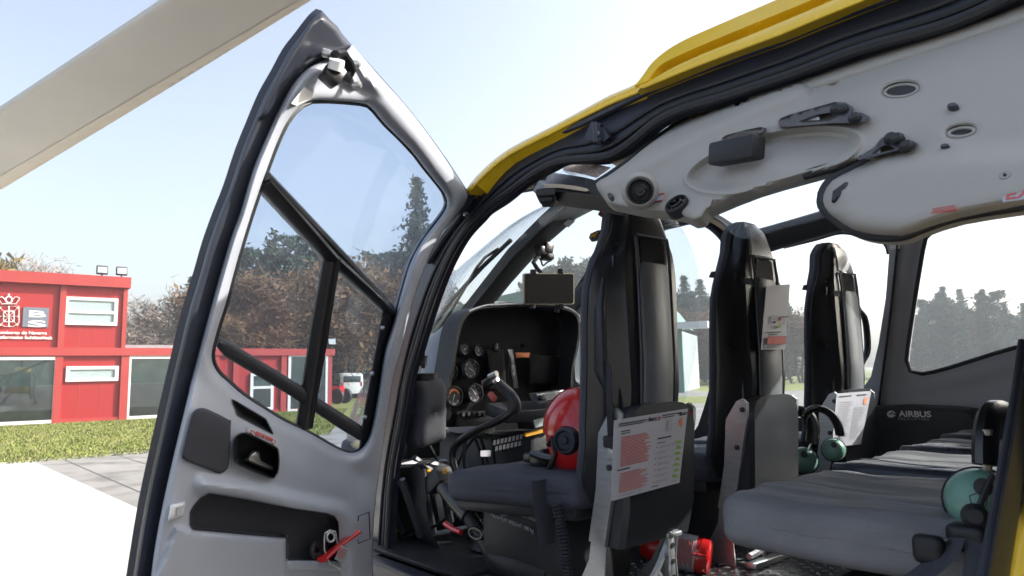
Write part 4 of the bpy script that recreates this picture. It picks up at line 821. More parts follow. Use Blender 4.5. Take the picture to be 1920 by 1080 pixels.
# lap belt and hose of the near seat
mb = MB(); pxtube(mb, cr([(1012, 900), (1016, 940), (1022, 985), (1026, 1020)], False, 4), ('y', -1.30), .030, 0, 8, flat=.12); mb.build('lap_belt', 'pocket', S1)
hs = resample(cr([(1044, 945), (1052, 985), (1060, 1030), (1064, 1090)], False, 8), 44); mb = MB(); pxtube(mb, hs, ('y', -1.28), [.012+.003*(i % 2) for i in range(44)], 0, 10); mb.build('corrugated_hose', 'black', S1)
text('cushion_lettering', 'DISTRIBUTED CARGO AREA\n   220 kg/m²\nMAXIMUM WEIGHT 100 kg', at(921, 948, ('y', -1.36)), Vector((-1, 0, -.10)), (0, 0, 1), .016, 'greyink', S1)
# ------------------------------------------------------------------ cards and loose things
def card(name, poly, surf, label, items, cat='card', m='paper', curl=None):
    e = empty(name, tuple(at(*poly[2], surf)), label, cat)
    sheet('card_sheet', dens(poly, 40) if curl else poly, surf, m, e, step=14, thick=.0015, h=curl if curl else 0.0005)
    P = [Vector(q) for q in hit(poly[:4], surf)]; N = Vector(nrm(np.array([P[0]]), surf)[0])
    def uv(u, v): return (P[0].lerp(P[1], u)).lerp(P[3].lerp(P[2], u), v)+N*(.0022 if not curl else .012)
    by = {}
    for u0, v0, u1, v1, mm in items: mb = by.setdefault(mm, MB()); mb.add([uv(u0, v0), uv(u1, v0), uv(u1, v1), uv(u0, v1)], [(0, 1, 2, 3)])
    nm = {'redink': 'red_print', 'ink': 'heading_print', 'greyink': 'grey_print', 'greenink': 'green_picture', 'orange': 'orange_picture', 'paper': 'blank_print'}
    for mm, mb in by.items(): tag(mb.build(nm[mm], mm, e, smooth=False), kind='stuff')
    return e, uv
r_ = random.Random(3)
def safety():
    it = [(.05, .05, .40, .068, 'ink'), (.05, .08, .36, .092, 'ink'), (.62, .03, .90, .048, 'ink'), (.62, .06, .80, .074, 'ink'), (.08, .15, .2, .165, 'ink'), (.08, .18, .2, .192, 'ink')]
    v = .23
    while v < .60: it.append((.09, v, r_.uniform(.40, .50), v+.009, 'redink')); v += .018
    it.append((.05, .63, .22, .645, 'ink')); v = .68
    while v < .93: it.append((.09, v, r_.uniform(.36, .50), v+.008, 'redink')); v += .018
    it += [(.58, .33, .78, .35, 'ink'), (.58, .395, .70, .405, 'ink'), (.70, .12, .72, .26, 'greyink'), (.70, .12, .77, .13, 'greyink'), (.70, .255, .77, .265, 'greyink'), (.76, .12, .77, .26, 'greyink'), (.77, .175, .85, .182, 'greyink')]
    for k in range(7):
        vv = .42+k*.075; it += [(.57, vv+.02, .585, vv+.035, 'redink'), (.61, vv+.02, r_.uniform(.75, .84), vv+.03, 'greyink'), (.61, vv+.04, r_.uniform(.7, .84), vv+.048, 'greyink'), (.855+.03*(k % 2), vv, .94, vv+.022, 'greenink'), (.88, vv+.024, .96, vv+.04, 'greenink')]
    for k in range(8): a = k/8; it.append((.865+.012*abs(k-3.5), .11+a*.13, .93, .11+(k+1)/8*.13, 'orange'))
    it += [(.1, .955, .3, .965, 'greyink'), (.35, .95, .42, .962, 'greyink'), (.55, .95, .65, .96, 'ink'), (.85, .95, .93, .96, 'greyink')]
    return it
SC, uv = card('safety_card', [(1152, 788), (1290, 766), (1274, 905), (1146, 940)], ('x', 1.124), 'white safety card with red print and green pictures on the nearest seat back', safety())
for u0, v0 in ((.42, .05), (.86, .045)):
    text('logo_lettering', 'eliance', uv(u0, v0+.035), uv(1, 0)-uv(0, 0), uv(0, 0)-uv(0, 1), .0145, 'ink', SC, .0003, bold=.0005)
    mb = MB(); p = [uv(u0+.10+a, v0+b) for a, b in ((.04, -.01), (.065, .018), (.04, .046), (.055, .046), (.08, .018), (.055, -.01))]; mb.prism(p, uv(0, 0)-uv(0, 0)+Vector((-.0006, 0, 0))); mb.build('logo_chevron', 'red', SC, smooth=False)
it2 = [(.05, .05, .4, .075, 'ink'), (.55, .05, .85, .075, 'ink'), (.80, .12, .9, .25, 'orange')]
for k in range(20): it2.append((.07, .17+k*.038, r_.uniform(.35, .46), .18+k*.038, 'greyink')); it2.append((.52, .3+k*.03, r_.uniform(.7, .9), .308+k*.03, 'greyink'))
card('safety_card', [(1569, 738), (1634, 733), (1614, 833), (1560, 838)], ('x', 1.124), 'grey looking safety card on the farthest seat back beside the black pad', it2)
it3 = [(.22, .48, .38, .56, 'greyink'), (.24, .57, .36, .60, 'ink'), (.48, .50, .95, .512, 'ink'), (.48, .53, .9, .54, 'greyink'), (.45, .52, .56, .585, 'orange'), (.62, .57, .95, .578, 'greyink'), (.44, .62, .58, .675, 'greenink'), (.62, .60, .9, .61, 'greyink'), (.1, .73, .62, .745, 'ink'), (.1, .765, .5, .775, 'ink'), (.08, .80, .86, .92, 'redink'), (.08, .945, .8, .952, 'greyink'), (.08, .96, .5, .967, 'ink'), (.2, .62, .21, .70, 'redink'), (.31, .62, .32, .70, 'redink'), (.2, .70, .32, .706, 'greyink')]
card('taped_card', [(1437, 536), (1481, 533), (1472, 655), (1427, 656)], ('x', 1.115), 'creased white card taped to the upper back of the middle seat', it3, curl=lambda X, d, e: .004+.008*np.abs(np.sin((X[:, 1]-536)/26))*0+.006*np.sin((X[:, 1]-536)/19)**2*.3)
# helmet
hc = at(1096, 818, ('y', -1.50)); HM = empty('flight_helmet', tuple(hc-Vector((0, 0, .13))), 'glossy red flight helmet with black ear cup on the nearest seat', 'helmet')
def hel(mb, c_, a, b_, h_, z0, z1, n=20):
    rg = []
    for t in np.linspace(z0, z1, 18):
        q = math.sqrt(max(1e-4, 1-t*t)); rg.append([Vector(c_)+Vector((a*q*math.cos(p)*(1.06 if math.cos(p) > 0 else 1), b_*q*math.sin(p), h_*t)) for p in np.linspace(0, 2*math.pi, n*2, endpoint=False)])
    return mb.loft(rg)
hel(MB(), hc, .112, .105, .132, -.93, .999).build('helmet_shell', 'red', HM)
hel(MB(), hc+Vector((.012, 0, .022)), .113, .104, .122, -.1, .97).build('visor_cover', 'red', HM)
ec = at(1062, 826, ('y', -1.392)); MB().lathe([(.036, -.03), (.040, 0), (.034, .014), (.028, .015), (.024, .008), (.012, .008), (.010, .014), (0, .015)], ec, (-.25, 1, .05), 24).build('ear_cup', 'frame', HM)
mb = MB(); mb.box(at(1020, 862, ('y', -1.46)), (.075, .06, .055), .012, Matrix.Rotation(R(20), 3, 'Y')); mb.box(at(1000, 858, ('y', -1.46)), (.05, .05, .03), .01); pxtube(mb, [(1045, 862), (1020, 858), (998, 850)], ('y', -1.42), .012, 0, 8); pxtube(mb, [(1028, 835), (1035, 820), (1042, 850), (1030, 880)], ('y', -1.40), .008, 0, 8); mb.build('goggle_mount', 'blackgloss', HM)
mb = MB(); pxtube(mb, [(1032, 893), (1056, 898)], ('y', -1.39), .010, 0, 8, flat=.5); mb.build('chin_strap', 'liner', HM)
# fire extinguisher on the floor
e0 = at(1236, 1024, ('z', FLOOR+.066)); e1 = Dp(1334, 1046, float((np.array(e0)-CAM)@FW)-.06); ax = (e1-e0).normalized(); L_ = (e1-e0).length
FE = empty('fire_extinguisher', tuple((e0+e1)/2-Vector((0, 0, .055))), 'red fire extinguisher with a white label lying on the cabin floor', 'fire extinguisher')
rr = .052; MB().lathe([(.02, -.06), (rr*.8, -.05), (rr, -.02), (rr, L_*.80), (rr*1.03, L_*.81), (rr*.95, L_*.95), (rr*.8, L_*.985), (0, L_*.985)], e0, ax, 28).build('cylinder', 'red', FE)
MB().lathe([(rr+.0012, L_*.36), (rr+.0014, L_*.72), (rr-.004, L_*.72), (rr-.004, L_*.36)], e0, ax, 28).build('label_band', 'paper', FE)
mb = MB(); rs = ax.cross(Vector((0, 0, 1))).normalized(); upv = rs.cross(ax)
tocam = (Vector(CAM)-e0); tocam = (tocam-ax*tocam.dot(ax)).normalized(); sd_ = ax.cross(tocam)
for k in range(9):
    q = [e0+ax*(L_*(.41+.032*k))+(tocam*math.cos(a)+sd_*math.sin(a))*(rr+.0024) for a in np.linspace(-.7, .5+.2*(k % 3), 6)]; mb.tube(q, .0016, 4)
mb.build('label_print', 'redink', FE)
mb = MB(); mb.lathe([(rr*1.05, L_*.15), (rr*1.06, L_*.19), (rr*.98, L_*.19), (rr*.98, L_*.15)], e0, ax, 24); mb.build('clamp_band', 'red', FE)
mb = MB()
mb.tube([e1-ax*.012+(tocam*math.cos(a)+sd_*math.sin(a)*.55)*rr*1.0 for a in np.linspace(0, 6.283, 20, endpoint=False)], .005, 8, closed=True); mb.tube([e1-ax*.05+tocam*rr*1.02, e1-ax*.03+tocam*rr*1.12, e1-ax*.012+tocam*rr], .005, 8)
mb.build('carry_handle', 'red', FE)
mb = MB(); cushion(mb, at(1238, 985, ('z', FLOOR+.10)), (.10, .12, .10), .02, 8); 
BX = mb.build('stowage_pouch', 'black'); tag(BX, 'small black open pouch behind the fire extinguisher under the middle seat', 'pouch')
# headsets
def headset(ears, band, rad, label, boom=None, logo=False, z0=0):
    E = [Dp(*e) for e in ears]; hsE = empty('headset', tuple(E[0]-Vector((0, 0, rad))), label, 'headset', 'green aviation headsets')
    for e, (px, py, d) in zip(E, ears):
        n_ = (Vector(CAM)-e).normalized()+Vector((-.05, .25, .1)); cp = MB().lathe([(rad*.95, -rad*.9), (rad*1.05, -rad*.35), (rad*.98, -rad*.05), (rad*.9, rad*.25), (rad*.68, rad*.48), (rad*.3, rad*.58), (0, rad*.6)], e, n_, 26).build('ear_dome', 'green', hsE)
        MB().lathe([(rad*.7, -rad*1.35), (rad*1.12, -rad*1.2), (rad*1.15, -rad*.8), (rad*.9, -rad*.6)], e, n_, 26).build('ear_cushion', 'black', cp)
        MB().lathe([(rad*.28, 0), (rad*.27, rad*.25), (0, rad*.28)], e+n_.normalized()*rad*.42+Vector((-.2, .1, .55)).normalized()*rad*.45, n_, 14).build('ear_knob', 'black', cp)
    B = [Dp(*b) for b in band]; mb = MB(); mb.tube(cr([tuple(b) for b in B], False, 5), [rad*(.34 if i < 4 else .60) for i in range(5*(len(B)-1)+1)], 10, flat=.6); mb.build('headband', 'blackgloss', hsE)
    mb = MB(); mb.tube([B[-1], B[-1].lerp(E[0], .5), E[0]+(Vector(CAM)-E[0]).normalized()*rad*.3], rad*.1, 8); mb.build('yoke', 'silver', hsE)
    return hsE, E
headset([(1507, 862, 2.42)], [(1487, 830, 2.44), (1478, 800, 2.44), (1490, 773, 2.44), (1512, 776, 2.43), (1524, 800, 2.42), (1522, 830, 2.42)], .043, 'headset with black band hanging right behind the middle seat, nearer of the hanging pair')
headset([(1563, 843, 2.36)], [(1510, 800, 2.40), (1512, 776, 2.40), (1530, 765, 2.38), (1556, 775, 2.37), (1570, 795, 2.36), (1575, 815, 2.36)], .036, 'headset hanging before the farthest seat, farther of the hanging pair')
H3, E3 = headset([(1838, 938, 1.20)], [(1885, 880, 1.30), (1890, 800, 1.30), (1875, 782, 1.28), (1855, 790, 1.25), (1848, 830, 1.23), (1848, 872, 1.22)], .053, 'large green headset with microphone boom at the right, over the nearest bench cushion')
n_ = (Vector(CAM)-E3[0]).normalized(); mb = MB(); mb.tube([Dp(1862, 890, 1.16), Dp(1848, 920, 1.155), Dp(1833, 958, 1.155)], .005, 8); mb.lathe([(.02, -.01), (.021, .005), (.012, .012), (0, .012)], Dp(1828, 968, 1.155), n_, 16); mb.build('microphone_boom', 'black', H3)
mb = MB(); mb.tube([Dp(*q) for q in ((1818, 930, 1.165), (1838, 922, 1.16), (1852, 928, 1.165), (1848, 950, 1.165), (1822, 952, 1.165))], .0012, 5, closed=True); mb.build('dome_emblem', 'ink', H3)
mb = MB()
for k in range(4): mb.tube([Dp(1851, 805+k*22, 1.215), Dp(1851, 815+k*22, 1.215)], .008, 8)
mb.build('band_spring', 'silver', H3)
# ------------------------------------------------------------------ rear bench
spec = [(-1.37, -1.885, 'nearest rear bench cushion, grey cloth in shade with the headset over it', 'cloth'), (-1.905, -2.36, 'second rear bench cushion from the camera, dark vinyl side and sunlit cloth top', 'cloth'), (-2.38, -2.73, 'third rear bench cushion from the camera, between two sunlit cushions', 'cloth'), (-2.75, -3.02, 'farthest rear bench cushion, lying against the black pad', 'cloth')]
for k, (ya, yb, lab, mm) in enumerate(spec):
    e = empty('bench_seat', (.35, (ya+yb)/2, 1.22), lab, 'seat', 'rear bench cushions'); wd = ya-yb; zt = 1.290+k*.008
    def ruck(q, wd=wd, k=k): return .008*abs(math.sin((q.y/wd+.5)*math.pi*2))+.013*(abs(noise.noise(Vector((q.x*1.8+k+q.y*4, q.y*20+k*9, 3))))-.2)*min(1, max(0, (.52-abs(q.x))*9))-.008*math.exp(-((q.y)/.012)**2)+.006*math.exp(-((q.x-.48)/.05)**2)+.005*noise.noise(Vector((q.x*3, q.y*22+k*5, 0)))
    mb = MB(); cushion(mb, (.33, (ya+yb)/2, zt), (1.12, wd, .105), .034, 44, .006, .006, 9, k*7.3, None, ruck); mb.build('cushion', mm, e, ang=70)
    if k:
        mb = MB(); cushion(mb, (.32, ya-.006, zt+.004), (1.11, .05, .135), .024, 14, 0, .003, 9, k*3.); mb.build('vinyl_border', 'vinyl', e, ang=70)
    mb = MB()
    for o_ in ([.22, .78] if wd > .4 else [.5]):
        yy = ya-wd*o_; mb.tube([(x, yy, zt+.0545+.010+.002*math.sin(x*9)+.004*math.exp(-((x-.81)/.05)**2)) for x in np.linspace(.84, -.1, 24)], .0018, 5)
    tag(mb.build('stitching', 'greyink', e), kind='stuff')
MB().box((.25, -2.2, 1.13), (.9, 1.62, .12), .02).build('bench_base', 'black', HELI)
MB().box((-.16, -2.2, 1.62), (.14, 1.66, .7), .04).build('bench_backrest', 'fabric', HELI)
BB = empty('seat_belt', tuple(Dp(1745, 1030, 1.2)), 'dark lap belt and buckle lying over the near edge of the bench', 'seat belt')
mb = MB(); cushion(mb, Dp(1742, 1030, 1.17), (.05, .03, .05), .014, 8); cushion(mb, Dp(1815, 1008, 1.16), (.06, .04, .045), .012, 8); mb.build('buckle', 'black', BB)
mb = MB(); mb.tube(cr([tuple(Dp(*q)) for q in ((1770, 1018, 1.16), (1790, 1013, 1.16), (1820, 1010, 1.15))], False, 3), .010, 8, flat=.5); mb.build('buckle_tongue', 'aludark', BB)
mb = MB(); mb.tube(cr([tuple(Dp(*q)) for q in ((1700, 1095, 1.14), (1745, 1065, 1.145), (1775, 1035, 1.15), (1785, 1010, 1.16))], False, 4), .026, 8, flat=.12); mb.tube(cr([tuple(Dp(*q)) for q in ((1840, 1005, 1.14), (1845, 1040, 1.12), (1840, 1090, 1.1))], False, 4), .026, 8, flat=.12); mb.build('webbing', 'fabric', BB)
#PART4
# ------------------------------------------------------------------ ground, grass, paving
def flat(name, pts, z, m, kind='structure'):
    me = bpy.data.meshes.new(name); V = [Vector((p[0], p[1], 0)) for p in pts]; tri = geometry.tessellate_polygon([V])
    me.from_pydata([(p[0], p[1], z) for p in pts], [], [tuple(t) for t in tri]); b = bmesh.new(); b.from_mesh(me); bmesh.ops.recalc_face_normals(b, faces=b.faces)
    for q in b.faces:
        if q.normal.z < 0: q.normal_flip()
    b.to_mesh(me); b.free(); me.materials.append(m); o = bpy.data.objects.new(name, me); COL.objects.link(o); return tag(o, kind=kind)
def groundmat(name, c0, c1, c2, sc, sc2, bump=.2, stretch=None):
    m = mat(name, c0, .9, spec=.2, bump=bump, bscale=sc2*3, stretch=stretch); n = m.node_tree.nodes; l = m.node_tree.links; b = n['Principled BSDF']
    r = [x for x in n if x.type == 'VALTORGB'][0]; nz = [x for x in n if x.type == 'TEX_NOISE'][0]; nz.inputs['Scale'].default_value = sc; nz.inputs['Detail'].default_value = 9
    r.color_ramp.elements[0].color = (*c0, 1); r.color_ramp.elements[1].color = (*c1, 1); r.color_ramp.elements[0].position = .35; r.color_ramp.elements[1].position = .65
    n2 = n.new('ShaderNodeTexNoise'); n2.inputs['Scale'].default_value = sc2; n2.inputs['Detail'].default_value = 8; tc = [x for x in n if x.type == 'TEX_COORD'][0]
    mp = [x for x in n if x.type == 'MAPPING']; l.new((mp[0].outputs[0] if mp else tc.outputs['Object']), n2.inputs['Vector'])
    rr = n.new('ShaderNodeValToRGB'); rr.color_ramp.elements[0].position = .48; rr.color_ramp.elements[1].position = .68; l.new(n2.outputs['Fac'], rr.inputs[0])
    mx = n.new('ShaderNodeMix'); mx.data_type = 'RGBA'; mx.inputs[7].default_value = (*c2, 1); l.new(rr.outputs[0], mx.inputs[0]); l.new(r.outputs[0], mx.inputs[6]); l.new(mx.outputs[2], b.inputs['Base Color']); return m
GM = groundmat('concrete', (.20, .197, .19), (.26, .255, .245), (.15, .147, .14), .35, 1.6)
GG = groundmat('grass', (.125, .155, .034), (.18, .205, .06), (.24, .225, .11), .5, 2.5, .5)
GW = groundmat('pale_concrete', (.42, .415, .40), (.48, .475, .455), (.38, .37, .355), .5, 3.)
def G(px, py): p = at(px, py, ('z', 0.0)); return (p.x, p.y)
flat('ground', [(-400, -900), (900, -900), (900, 600), (-400, 600)], 0, GM)
ge = [G(-500, 905), G(0, 867), G(150, 855), G(310, 842), G(480, 826), G(610, 812)]
far = [G(650, 790), G(720, 765), G(830, 745)]
flat('lawn', ge+far+[(75, -25), (140, -20), (140, 80), (20, 80), (14, 12)], .004, GG)
jm = mat('joint', (.07, .068, .065), .9); gm_ = [G(180, 858), G(232, 942)]
for a_, b_ in ((G(120, 862), G(420, 990)), (G(215, 852), G(560, 960)), (G(70, 872), G(640, 850))):
    d_ = Vector((b_[0]-a_[0], b_[1]-a_[1], 0)).normalized(); p_ = Vector((-d_.y, d_.x, 0))*.012
    flat('paving_joint', [(a_[0]-p_.x, a_[1]-p_.y), (b_[0]-p_.x, b_[1]-p_.y), (b_[0]+p_.x, b_[1]+p_.y), (a_[0]+p_.x, a_[1]+p_.y)], .003, jm)
flat('far_lawn', [G(1180, 728), G(1330, 734), G(1500, 732), G(1700, 730), G(1930, 727), (20, -120), (60, -400), (260, -300), (150, -60), (80, -38)], .004, GG)
flat('verge', [G(1180, 757), G(1320, 756), G(1345, 743), G(1180, 745)], .008, GG)
flat('helipad', [G(-600, 866), G(0, 868), G(64, 866), G(268, 958), G(420, 1100), (3.2, .9), (3.0, 3.0), (5, 9)], .004, GW)
# grass blades
gv = []; gf = []
def fill(poly, n, h0, h1):
    P = np.array(poly); x0, y0 = P.min(0); x1, y1 = P.max(0); k = 0
    while k < n:
        X = np.stack([rng.uniform(x0, x1, 4000), rng.uniform(y0, y1, 4000)], 1); X = X[pip(X, poly)]
        for x, y in X[:n-k]:
            a = rng.uniform(0, 6.28); h_ = rng.uniform(h0, h1); w_ = .012+.012*rng.random(); i = len(gv); lx, ly = rng.normal(0, .03, 2)
            gv.extend([(x-w_*math.cos(a), y-w_*math.sin(a), .004), (x+w_*math.cos(a), y+w_*math.sin(a), .004), (x+lx, y+ly, h_)]); gf.append((i, i+1, i+2))
        k += len(X)
fill([G(-120, 876), G(310, 842), G(620, 811), (32, -17), (32.4, 0)], 42000, .03, .08)
fill([G(-120, 882), G(310, 848), G(620, 815), G(620, 809), G(310, 839), G(-120, 873)], 2600, .02, .06)
o = MB().add(gv, gf).build('grass', GG, smooth=False); tag(o, kind='stuff')
# ------------------------------------------------------------------ red fire station
def FP(P): return P[:, 0]-32.9-.075*(P[:, 1]+2.8)
FP.tmax = 70
fu = Vector((-.075, -1, 0)).normalized(); fn = Vector((-fu.y, fu.x, 0)); fn = -fn if fn.x > 0 else fn
FO = Vector((32.9, -2.8, 0))
def fac(px, py): p = at(px, py, FP)-FO; return p.dot(fu), p.z
BLD = empty('fire_station', tuple(FO), 'long red clad fire station with white framed windows and a two storey end', 'building')
def fb(mb, u0, u1, w0, w1, d0, d1):
    c_ = FO+fu*(u0+u1)/2+fn*(d0+d1)/2+Vector((0, 0, (w0+w1)/2)); Rm = Matrix((fu, fn, Vector((0, 0, 1)))).transposed()
    return mb.box(c_, (abs(u1-u0), abs(d1-d0), abs(w1-w0)), 0, Rm)
def U(px, py=700): return fac(px, py)[0]
uE, uU, uL = U(621), U(233, 600), -7.5
wl = 2.62; wr = fac(150, 653)[1]; wt = fac(232, 521)[1]; wu = fac(236, 541)[1]
fb(MB(), uL, uE, 0, wr-.02, -9, 0).build('wall', 'bred', BLD); fb(MB(), uL, uU, wr-.02, wt-.02, -8.5, 0.0).build('wall', 'bred', BLD)
fb(MB(), uL-.1, uE+.12, wr-.30, wr+.02, -9.1, .16).build('roof_band', 'bredtrim', BLD); fb(MB(), uL-.1, uU+.15, wu, wt, -8.6, .30).build('parapet', 'bredtrim', BLD)
fb(MB(), uL-.1, uE+.1, 0, .14, -9.05, .08).build('plinth', 'bredtrim', BLD)
fb(MB(), uU+.2, uU+4.6, wr+.02, wr+.2, -6, -1).build('flat_roof', 'roofgrey', BLD)
for p0, p1, lo, hi in ((104, 116, wr, wu), (224, 232, wr, wu), (102, 117, 0, wr-.3), (226, 241, 0, wr-.3), (395, 410, 0, wr-.3), (436, 447, 0, wr-.3), (526, 536, 0, wr-.3), (614, 621, 0, wr-.3), (-140, -126, 0, wr-.3)):
    fb(MB(), U(p0), U(p1), lo+.001, hi-.001, -.02, .11).build('pilaster', 'bredtrim', BLD)
def window(x0, y0, x1, y1, gl, bars=(), fwd=.10):
    u0, w1 = fac(x0, y0); u1, w0 = fac(x1, y1); t_ = .13; mb = MB()
    fb(mb, u0, u1, w1-t_, w1, .0, fwd); fb(mb, u0, u1, w0, w0+t_, .0, fwd); fb(mb, u0, u0+t_, w0+t_, w1-t_, .0, fwd-.002); fb(mb, u1-t_, u1, w0+t_, w1-t_, .0, fwd-.002)
    for b_ in bars:
        if b_[0] == 'h': q = fac(x0, b_[1])[1]; fb(mb, u0+t_, u1-t_, q-.06, q+.06, .0, fwd-.004)
        else: q = fac(b_[1], y0)[0]; fb(mb, q-.06, q+.06, w0+t_, w1-t_, .0, fwd-.006)
    Wn = mb.build('window', 'bwhite', BLD, smooth=False); 
    if gl == 'bglass':
        fb(MB(), u0+t_*.5, u1-t_*.5, w0+t_*.5, w1-t_*.5, .004, .012).build('unlit_room_backing', 'bdark', Wn, smooth=False); hb = (w1-w0)*.42  # thin dark board stands for the unlit room behind the glass
        fb(MB(), u0+t_*.6, u1-t_*.6, w1-t_*.6-hb, w1-t_*.6, .014, .024).build('blind_reflection', 'bblind', Wn, smooth=False)  # pale upper board stands for net blind and reflection in the glass
        fb(MB(), u0+t_*.5, u1-t_*.5, w0+t_*.5, w1-t_*.5, .060, .066).build('pane', 'bpane', Wn, smooth=False)
    else: fb(MB(), u0+t_*.5, u1-t_*.5, w0+t_*.5, w1-t_*.5, .02, .04).build('pane', gl, Wn, smooth=False)
    return Wn
window(122, 556, 219, 611, 'bpale', [('h', 584)]); window(124, 687, 221, 714, 'bpale'); window(-90, 669, 103, 793, 'bglass'); window(240, 667, 390, 779, 'bglass'); window(540, 664, 613, 769, 'bglass')
window(469, 700, 511, 768, 'bglass', [('h', 727)])
mb = MB()
for px in (30, 60, 90, 150, 190, 420, 455, 575): fb(mb, U(px), U(px)+.025, .15, wr-.31, .001, .006) if px in (150, 190, 420, 455) else None
for px in (145, 172, 199): fb(mb, U(px), U(px)+.025, wr+.03, wu-.01, .001, .006)
for px in (-60, 95): fb(mb, U(px), U(px)+.025, wr+.03, wu-.01, .001, .006)
tag(mb.build('cladding_joint', 'bredtrim', BLD, smooth=False), kind='stuff')
# emblem, plaque and lettering on the upper wall
def fpt(px, py, d): return at(px, py, FP)+fn*d
u_, v_ = fu, Vector((0, 0, 1))
u0, w1 = fac(44, 576); u1, w0 = fac(90, 614); PLQ = fb(MB(), u0, u1, w0, w1, .0, .05).build('sign_plaque', 'bgrey', BLD)
def ftext(name, body, px, py, hgt, wid, parent, m='white', bold=.003):
    p = at(px, py, FP)+fn*.055; o_ = text(name, body, p, fu, v_, hgt, m, parent, .006, bold=bold); X = np.array([v.co for v in o_.data.vertices]); t = (X-np.array(p))@np.array(fu); k = wid/max(t.max(), 1e-6)
    for vv, tt in zip(o_.data.vertices, t): vv.co = vv.co+fu*float(tt*(k-1))
    return o_
pm = (u1-u0)/46
ftext('plaque_lettering', 'B', 50, 594, 19*pm*1.0, 34*pm, PLQ, bold=.006); ftext('plaque_lettering', 'S', 50, 612.5, 19*pm*1.0, 34*pm, PLQ, bold=.006)
ftext('wall_lettering', 'Bomberos de Navarra', -9, 626, 9.5*pm, 90*pm, BLD); ftext('wall_lettering', 'Nafarroako Suhiltzaileak', -9, 635, 9.5*pm, 100*pm, BLD)
mb = MB(); cx, cy = 16.5, 593.5
def tb(pts, r, closed=False): mb.tube([fpt(*p, .05) for p in pts], r*pm, 5, closed, .5)
sh = [(cx-19, cy-19), (cx+19, cy-19), (cx+19, cy+12), (cx+8, cy+19), (cx-8, cy+19), (cx-19, cy+12)]; tb(sh, 1.4, True)
for a in range(8): tb([(cx, cy), (cx+18*math.cos(R(a*45))*(1.0 if a % 2 == 0 else 1.3), cy+18*math.sin(R(a*45))*(1 if a % 2 == 0 else 1.3))], .85)
tb(rrect(cx-10, cy-10, cx+10, cy+10, 2, 2), .8, True)
for a in range(8):
    for q in (9, 18): mb.box(fpt(cx+q*math.cos(R(a*45))*(1.0 if a % 2 == 0 else 1.25), cy+q*math.sin(R(a*45))*(1 if a % 2 == 0 else 1.25), .05), (.05, 3.0*pm, 3.0*pm), .015)
tb([(cx-15, 570), (cx+15, 570)], 2.0); tb(cr([(cx-14, 568), (cx-20, 560), (cx-12, 557), (cx-3, 567)], False, 3), 1.4); tb(cr([(cx+14, 568), (cx+20, 560), (cx+12, 557), (cx+3, 567)], False, 3), 1.4); tb(oval(cx, 562, 6, 6, 0, 12), 1.4, True); tb([(cx, 556), (cx, 551)], 1.2); tb([(cx-2.5, 553), (cx+2.5, 553)], 1.0)
mb.build('wall_emblem', 'white', BLD)
def flood(px, py, base_w, label):
    p = at(px, py, FP)+fn*.1; e = empty('floodlight', (p.x, p.y, base_w), label, 'floodlight', 'floodlights on the fire station roof')
    mb = MB(); Rm = Matrix((fu, fn, Vector((0, 0, 1)))).transposed() @ Matrix.Rotation(R(12), 3, 'X'); mb.box(p, (.42, .16, .36), .03, Rm); mb.build('lamp_housing', 'black', e)
    MB().box(p+fn*.085, (.34, .012, .26), 0, Rm).build('lamp_glass', 'lcd', e); MB().tube([(p.x, p.y, base_w), (p.x, p.y, p.z-.15)], .035, 6).build('lamp_post', 'aludark', e)
flood(191, 507, wt, 'left floodlight of the pair on the two storey red roof'); flood(227.5, 509, wt, 'right floodlight of the pair on the two storey red roof, at the corner'); flood(620, 641, wr, 'single floodlight at the far end of the low red roof')
# vehicles beyond the building
vc = at(645, 746, ('z', 0)); VN = empty('van', (vc.x, vc.y, 0), 'small white van parked beyond the end of the red building', 'van', rz=math.atan2(vc.y, vc.x)+.3)
def lv(mb, name, m, par, **k): return mb.build(name, m, par, local=True, **k)
pr = [(-1.9, .35), (-1.95, 1.0), (-1.85, 1.75), (-1.6, 1.85), (.5, 1.85), (1.2, 1.15), (1.95, .95), (2.05, .4)]
bd = lv(MB().loft([[Vector((x*(.96 if abs(y) > .8 else 1), y, z if z < 1.2 else (1.2+(z-1.2)*(.9 if abs(y) > .8 else 1)))) for x, z in pr] for y in (-.86, -.7, .7, .86)]), 'body', 'white', VN)
lv(MB().prism([(x, .868, z) for x, z in ((-.2, 1.2), (-.2, 1.68), (.45, 1.68), (.95, 1.2))], (0, .01, 0)).prism([(x, -.868, z) for x, z in ((-.2, 1.2), (-.2, 1.68), (.45, 1.68), (.95, 1.2))], (0, -.01, 0)), 'side_window', 'bglass', VN, smooth=False)
lv(MB().box((-1.93, 0, 1.4), (.03, 1.3, .45), .01), 'rear_window', 'bglass', VN); lv(MB().prism([(.56, -.68, 1.82), (.56, .68, 1.82), (1.18, .70, 1.2), (1.18, -.70, 1.2)], (.03, 0, .03)), 'windscreen', 'bglass', VN)
for x in (-1.25, 1.3):
    for y in (-.8, .8): lv(MB().lathe([(.32, -.1), (.34, -.06), (.34, .06), (.32, .1), (.2, .1), (.18, .06), (0, .06)], (x, y, .33), (0, 1 if y > 0 else -1, 0), 20), 'wheel', 'black', VN)
for y in (-.7, .7): lv(MB().box((-1.95, y, 1.05), (.04, .12, .3), .01), 'tail_light', 'red', VN)
tc_ = at(621, 757, ('z', 0)); TR = empty('small_tractor', (tc_.x, tc_.y, 0), 'small red tractor like vehicle standing before the white van', 'tractor', rz=.6)
